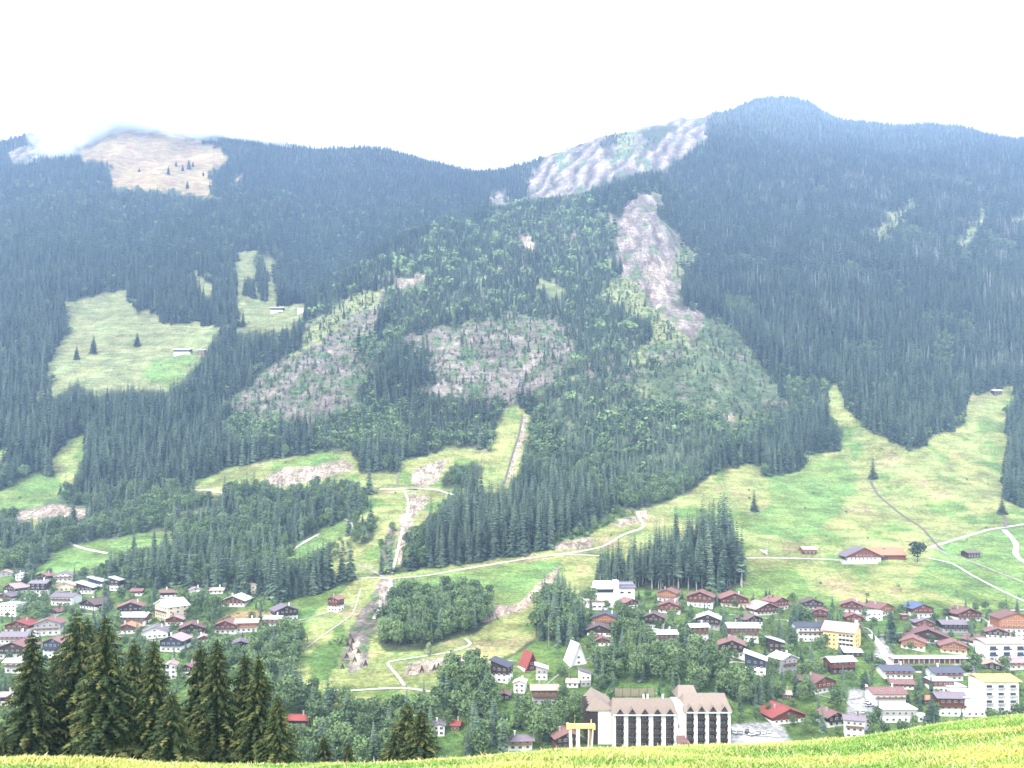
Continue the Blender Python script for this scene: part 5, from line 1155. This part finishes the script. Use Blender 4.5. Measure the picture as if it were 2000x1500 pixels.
# the largest forest trees near the village as things of their own, by wood
WOODS = [
 (0, 6, 1160, 1460, 1050, 1160, 64, "in the tall spruce block above the white modern house"),
 (0, 6, 790, 1210, 1000, 1120, 40, "in the dense spruce wood above the bright green field"),
 (1, 3, 730, 970, 1120, 1280, 60, "on the wooded knoll in the valley basin"),
]
taken = np.zeros(len(x), bool); WN = {}
for (k_, v_, x0, x1, y0, y1, n_, where) in WOODS:
    m = np.nonzero((kd == k_) & (vv == v_) & (px > x0) & (px < x1) & (py > y0) & (py < y1) & ~taken)[0]
    m = m[np.argsort(y[m])][:n_]
    for i in m:
        w_ = "dark conical spruce" if k_ == 0 else "green broadleaf tree"
        kk = 'spruce' if k_ == 0 else 'leaf'
        if v_ == 6 and x0 > 1100 and py[i] > 1125: kk = 'tall'; w_ = "bare stemmed spruce"
        tr_ = tree(kk, (x[i], y[i], z[i] - .3), h[i], 1.0, f"{w_} {where}", f"{w_}s {where}", float(tint[i])); taken[i] = True
        WN.setdefault((w_, where, -9), []).append((h[i]/y[i], px[i], -1e6, y[i], tr_))
rank_labels(WN)
# lone trees
for (a, b_, hp, kind, lab) in [
 (1705, 935, 46, 'spruce', "lone dark spruce standing high in the middle of the right meadow"),
 (1473, 998, 44, 'spruce', "lone dark spruce on the left part of the right meadow above the white sail"),
 (1957, 1003, 40, 'spruce', "lone dark spruce beside the stream gully under the right forest edge"),
 (183, 690, 38, 'spruce', "lone spruce on the left alp meadow left of the smaller one"),
 (268, 677, 30, 'spruce', "smaller lone spruce in the middle of the left alp meadow"),
 (150, 702, 30, 'spruce', "faded spruce on the left alp meadow nearest the forest"),
 (118, 965, 24, 'spruce', "small dark spruce at the lower right tip of the left green field"),
 (272, 336, 9, 'spruce', "tiny lone spruce on the left of the straw coloured summit meadow"),
 (329, 341, 17, 'spruce', "broad dark spruce on the straw coloured summit meadow"),
 (344, 325, 11, 'spruce', "small spruce above the broad one on the summit meadow"),
 (357, 334, 14, 'spruce', "leftmost spruce of the cluster on the summit meadow"),
 (369, 331, 20, 'spruce', "tallest spruce of the cluster on the summit meadow"),
 (377, 326, 11, 'spruce', "rightmost spruce of the cluster on the summit meadow"),
 (397, 344, 11, 'spruce', "small spruce low on the right of the summit meadow"),
 (366, 368, 16, 'spruce', "spruce at the lower edge of the summit meadow"),
 (1737, 1232, 36, 'spruce', None), (1573, 1195, 1, None, None),
 (1792, 1098, 44, 'leaf', "round dark broadleaf tree at the right end of the orange roofed farmhouse"),
 (1849, 1203, 18, 'leaf', "round bushy tree on the lawn between two chalets under the meadow"),
 (1562, 1222, 42, 'spruce', "tall dark spruce left of the dark slate roof"),
 (1740, 1250, 64, 'spruce', "broad tall spruce right of the yellow hotel"),
 (1690, 1345, 42, 'spruce', "pointed dark spruce behind the flagpole"),
 (1795, 1372, 56, 'spruce', "tall spruce right of the red brown roofs by the white flats"),
 (1819, 1414, 62, 'spruce', "broad dark spruce in front of the small orange roof"),
 (1496, 1172, 27, 'spruce', "left one of two slim spruces above the upper chalets"),
 (1503, 1173, 26, 'spruce', "right one of two slim spruces above the upper chalets"),
 (1545, 1262, 44, 'spruce', "slim spruce between the slant roofed chalet and the slate roof"),
 (50, 1150, 52, 'spruce', "tall spruce among the upper houses of the left hamlet"),
 (395, 1190, 40, 'spruce', "dark spruce above the left hamlet right of the cream building"),
 (790, 1402, 0, None, None),
]:
    if not kind or not lab: continue
    c_ = at(a, b_); H_ = hp * c_.y / F
    tree(kind, c_ - Vector((0, 0, .3)), H_, 1.8 if kind == 'spruce' and H_ < 30 else (1.1 if kind == 'spruce' else 1.35), lab, None, .32 if kind == 'spruce' else .05)
c_ = at(838, 1281); pop = empty("poplar_tree", c_, 0, "pale silvery poplar beside the white path below the wooded knoll", "tree"); H_ = 30 * c_.y / F; pop.scale = (H_, H_, H_)
link("trunk", TR_L, pop); cr = link("crown", leaf_crown_mesh("poplar_crown", 9, 700, 5, leaf=.05, rx=.17, zc=.5, rz=.42, m='silver', lobe=(.1,.16)), pop); cr["tint"] = .6

# everything else of the woods: instanced on the land, one object per kind of cover
def gn_scatter(name, crowns, sel, extra=None, idx_n=None, wf=1.0):
    pts = np.stack([x[sel], y[sel], z[sel] - .4], 1); hh = h[sel]; tn = tint[sel]
    if extra is not None and len(extra): e = np.array(extra); pts = np.concatenate([pts, e[:, :3]]); hh = np.concatenate([hh, e[:, 4]]); tn = np.concatenate([tn, rng.uniform(.3,.7,len(e))])
    n_ = len(pts); me = bpy.data.meshes.new(name); me.vertices.add(n_); me.vertices.foreach_set("co", pts.astype(np.float32).ravel())
    wj = rng.uniform(.85, 1.2, n_) * wf
    for nm, tp, ar in (("size", 'FLOAT_VECTOR', np.stack([hh*wj, hh*wj, hh], 1)), ("turn", 'FLOAT', rng.uniform(0, 6.28, n_)), ("pick", 'INT', rng.integers(0, len(crowns), n_)), ("tint", 'FLOAT', tn)):
        a = me.attributes.new(nm, tp, 'POINT'); a.data.foreach_set('vector' if tp == 'FLOAT_VECTOR' else 'value', ar.astype(np.int32 if tp == 'INT' else np.float32).ravel())
    o = link(name, me); o["kind"] = "stuff"
    ng = bpy.data.node_groups.new(name, 'GeometryNodeTree'); ng.interface.new_socket("Geometry", in_out='INPUT', socket_type='NodeSocketGeometry'); ng.interface.new_socket("Geometry", in_out='OUTPUT', socket_type='NodeSocketGeometry')
    N, L = ng.nodes, ng.links; gi = N.new("NodeGroupInput"); go = N.new("NodeGroupOutput"); ip = N.new("GeometryNodeInstanceOnPoints"); jn = N.new("GeometryNodeJoinGeometry")
    for c in crowns:
        ob = bpy.data.objects.new(name + "_source", c); oi = N.new("GeometryNodeObjectInfo"); oi.inputs["As Instance"].default_value = True; oi.inputs[0].default_value = ob; L.new(oi.outputs["Geometry"], jn.inputs[0])
    def attr(nm, t):
        q = N.new("GeometryNodeInputNamedAttribute"); q.data_type = t; q.inputs[0].default_value = nm; return q.outputs["Attribute"]
    L.new(gi.outputs[0], ip.inputs["Points"]); L.new(jn.outputs[0], ip.inputs["Instance"]); ip.inputs["Pick Instance"].default_value = True
    L.new(attr("pick", 'INT'), ip.inputs["Instance Index"]); L.new(attr("size", 'FLOAT_VECTOR'), ip.inputs["Scale"])
    cb = N.new("ShaderNodeCombineXYZ"); L.new(attr("turn", 'FLOAT'), cb.inputs[2]); e2r = N.new("FunctionNodeEulerToRotation"); L.new(cb.outputs[0], e2r.inputs[0]); L.new(e2r.outputs[0], ip.inputs["Rotation"])
    L.new(ip.outputs[0], go.inputs[0]); md = o.modifiers.new("scatter", 'NODES'); md.node_group = ng; return o
free = ~taken
es = [r_ for r_ in rest if r_[3] == 0]; el = [r_ for r_ in rest if r_[3] == 1]
gn_scatter("spruce_forest", SPM, free & (kd == 0) & (y < 1300), es)
gn_scatter("distant_spruce_forest", SPF, free & (kd == 0) & (y >= 1300), wf=1.1)
gn_scatter("broadleaf_wood", LFM, free & (kd == 1) & (y < 800), el)
gn_scatter("distant_broadleaf_wood", LFF, free & (kd == 1) & (y >= 800), wf=1.1)
gn_scatter("shrubs", SHR, free & (kd == 2))
gn_scatter("dead_spruces", DED, free & (kd == 3))
print("forest", len(x), [(k, int((kd == k).sum())) for k in range(4)])

# ------------------------------------------------------------------ the near spruces on the slope just below the crest
NT = [  # (px of the stem, px row of the tip, distance, width factor, look)
 (8, 1425, 84, 1.0, "short ragged near spruce at the far left edge of the photo"),
 (62, 1228, 88, 1.05, "near spruce standing alone at the left with a tip above the grey roofs"),
 (150, 1186, 92, 1.0, "near spruce with a slim green tip, left of the brown tipped one"),
 (205, 1196, 86, 1.15, "largest near spruce with cone laden brownish tip and drooping boughs"),
 (172, 1200, 100, .9, "slim near spruce half hidden between the two tallest"),
 (262, 1240, 96, .9, "near spruce right of the brown tipped one, its slender tip bending"),
 (300, 1243, 88, 1.0, "near spruce in the middle of the group with a ragged yellowish tip"),
 (335, 1345, 82, 1.1, "low spreading near spruce filling the gap in the middle of the group"),
 (392, 1250, 90, .95, "left one of the paired near spruces right of the gap"),
 (425, 1243, 88, 1.05, "right one of the paired near spruces, with a cone laden top"),
 (478, 1268, 94, 1.0, "near spruce with two thin leaders right of the pair"),
 (505, 1272, 86, .95, "dense dark near spruce next to the right end of the group"),
 (542, 1352, 84, 1.0, "low near spruce that closes the group on the right"),
 (110, 1262, 98, .9, "dark near spruce hidden between the lone left one and the slim tipped one"),
 (795, 1366, 104, .95, "tallest of the small brownish spruces standing mid picture at the crest"),
 (822, 1382, 100, 1.15, "broad brownish spruce right of the tallest one mid picture"),
 (772, 1420, 102, 1.0, "low brownish spruce left of the tallest one mid picture"),
 (632, 1432, 104, 1.0, "small brownish spruce peeping over the crest, left one of two"),
 (680, 1446, 102, 1.0, "small brownish spruce peeping over the crest, right one of two"),
]
for (a, tp, yd, wf, lab) in NT:
    X_ = (a - 1000) / F * yd; Z_ = float(near_h(np.array([X_]), np.array([yd]))[0]); H_ = (HZ - tp) / F * yd - Z_
    o = tree('near', (X_, yd, Z_ - .2), H_, wf * (1.0 if H_ > 14 else 1.3) * (1.45 if 700 < a < 860 else 1.0), lab, "tall near spruces on the slope below the grassy crest", random.uniform(.3, .55)); 

# ------------------------------------------------------------------ grass of the near hillside: single blades
def grass():
    n = 170000; yy = rng.uniform(7.5, 30, n * 3); xx = rng.uniform(-.72, .74, n * 3) * yy
    p_ = 1000 + xx/yy*F; yc_ = np.interp(p_, NPX, yc); k = (yy < yc_ + 2.2) & (yy > yc_ * .40) & (np.where(p_ < 900, yy > yc_ - 3.2, True)); xx, yy = xx[k][:n], yy[k][:n]; n = len(xx)
    zz = near_h(xx, yy); a = rng.uniform(0, 6.28, n); pch = patch(xx, yy)
    H = rng.uniform(.02, .065, n) * (1 + .5 * pch); tall = rng.random(n) < .05; H[tall] *= 1.7; W = rng.uniform(.004, .008, n) * (1 + yy / 20)
    lean = rng.uniform(.4, 1.5, n) * H; la = rng.uniform(0, 6.28, n)
    dx, dy = np.cos(a) * W, np.sin(a) * W; lx, ly = np.cos(la) * lean, np.sin(la) * lean
    v = np.stack([np.stack([xx-dx, yy-dy, zz-.01],1), np.stack([xx+dx, yy+dy, zz-.01],1), np.stack([xx+lx*.4+dx*.7, yy+ly*.4+dy*.7, zz+H*.6],1), np.stack([xx+lx*.4-dx*.7, yy+ly*.4-dy*.7, zz+H*.6],1), np.stack([xx+lx, yy+ly, zz+H],1)], 1).reshape(-1,3)
    me = bpy.data.meshes.new("meadow_grass"); me.vertices.add(n*5); me.vertices.foreach_set("co", v.astype(np.float32).ravel())
    b = np.arange(n)[:, None] * 5; lp = np.concatenate([b + [[0,1,2,3]], b + [[3,2,4]]], 1).ravel()
    me.loops.add(n*7); me.loops.foreach_set("vertex_index", lp.astype(np.int32)); me.polygons.add(n*2)
    ls = (np.arange(n)[:, None]*7 + [[0,4]]).ravel(); me.polygons.foreach_set("loop_start", ls.astype(np.int32)); me.update(calc_edges=True)
    t = np.clip((pch + .25) / .5 + rng.uniform(-.35,.35,n), 0, 1)[:, None]; c = (1-t)*np.array((.17,.31,.07)) + t*np.array((.43,.45,.13)); c[tall] = (.50,.44,.22); c *= rng.uniform(.82,1.15,(n,1))
    c4 = np.ones((n*5,4), np.float32); c4[:, :3] = np.repeat(c, 5, 0); at_ = me.color_attributes.new("soil", 'FLOAT_COLOR', 'POINT'); at_.data.foreach_set("color", c4.ravel())
    m = bpy.data.materials.new("grass_blades"); m.use_nodes = True; nn = m.node_tree.nodes; q = nn.new("ShaderNodeAttribute"); q.attribute_name = "soil"
    m.node_tree.links.new(q.outputs["Color"], nn["Principled BSDF"].inputs["Base Color"]); nn["Principled BSDF"].inputs["Roughness"].default_value = .7; nn["Principled BSDF"].inputs["Specular IOR Level"].default_value = .2
    me.materials.append(m); link("grass", me)["kind"] = "stuff"
grass()

# ------------------------------------------------------------------ the air between here and the mountains, and the cloud caught on the left summit
cm = bpy.data.materials.new("cloud"); cm.use_nodes = True; n = cm.node_tree.nodes; l = cm.node_tree.links; n.remove(n["Principled BSDF"])
pv = n.new("ShaderNodeVolumePrincipled"); pv.inputs["Color"].default_value = (.97,.98,1,1)
tc = n.new("ShaderNodeTexCoord"); nz = n.new("ShaderNodeTexNoise"); nz.inputs["Scale"].default_value = 2.6; nz.inputs["Detail"].default_value = 5; nz.inputs["Roughness"].default_value = .6; nz.inputs["Distortion"].default_value = .5
l.new(tc.outputs["Object"], nz.inputs[0]); ln = n.new("ShaderNodeVectorMath"); ln.operation = 'LENGTH'; l.new(tc.outputs["Object"], ln.inputs[0])
ma = n.new("ShaderNodeMath"); ma.operation = 'MULTIPLY_ADD'; ma.inputs[1].default_value = -.55; l.new(ln.outputs["Value"], ma.inputs[0]); l.new(nz.outputs[0], ma.inputs[2])
mr = n.new("ShaderNodeMapRange"); mr.inputs[1].default_value = .05; mr.inputs[2].default_value = .42; mr.inputs[3].default_value = 0; mr.inputs[4].default_value = .06; l.new(ma.outputs[0], mr.inputs[0]); l.new(mr.outputs[0], pv.inputs["Density"])
l.new(pv.outputs[0], n["Material Output"].inputs["Volume"]); cm.cycles.volume_step_rate = 1.0
for i, (a, b_, yd, sx, sz, sy, rl) in enumerate(((112, 278, 1960, 50, 48, 60, .5), (180, 240, 2060, 95, 40, 90, .55), (275, 232, 2120, 115, 34, 90, -.05), (370, 246, 2060, 95, 20, 80, -.1), (480, 264, 2110, 90, 13, 70, -.15))):
    bm = bmesh.new(); bmesh.ops.create_icosphere(bm, subdivisions=3, radius=1.0); me = bpy.data.meshes.new("cloud"); bm.to_mesh(me); bm.free(); me.materials.append(cm)
    s_ = yd / F; o = link("cloud", me, None, ((a-1000)*s_, yd, (HZ-b_)*s_), (0, -rl, 0), (sx*s_*1.2, sy, sz*s_*1.25)); o["kind"] = "stuff"
cm2 = cm.copy(); cm2.name = "thin_mist"
for q in cm2.node_tree.nodes:
    if q.type == 'MAP_RANGE': q.inputs[4].default_value = .0004; q.inputs[1].default_value = -.15; q.inputs[2].default_value = .3
    if q.type == 'PRINCIPLED_VOLUME' or q.bl_idname == 'ShaderNodeVolumePrincipled': q.inputs["Color"].default_value = (.62,.78,1,1)
for (a, b_, yd, sx, sz, sy) in ((1650, 215, 2120, 560, 150, 480),):
    s_ = yd / F; o = link("thin_cloud", bpy.data.objects["cloud"].data.copy(), None, ((a-1000)*s_, yd, (HZ-b_)*s_), None, (sx*s_, sy, sz*s_)); o.data.materials.clear(); o.data.materials.append(cm2); o["kind"] = "stuff"
def vol_box(name, x0, x1, y0, y1, z0, z1, m):
    b = MB(); b.box(x0, x1, y0, y1, z0, z1); return b.build(name, m)
hm = bpy.data.materials.new("haze"); hm.use_nodes = True; n = hm.node_tree.nodes; n.remove(n["Principled BSDF"])
pv = n.new("ShaderNodeVolumePrincipled"); pv.inputs["Density"].default_value = HAZE_DENSITY; pv.inputs["Color"].default_value = (0.46, 0.66, 1.0, 1); pv.inputs["Anisotropy"].default_value = 0.0
hm.node_tree.links.new(pv.outputs[0], n["Material Output"].inputs["Volume"])
vol_box("haze", -4500, 4500, -60, 4300, -260, 1420, hm)["kind"] = "stuff"
print("z range", Z.min(), Z.max())
short_enough()
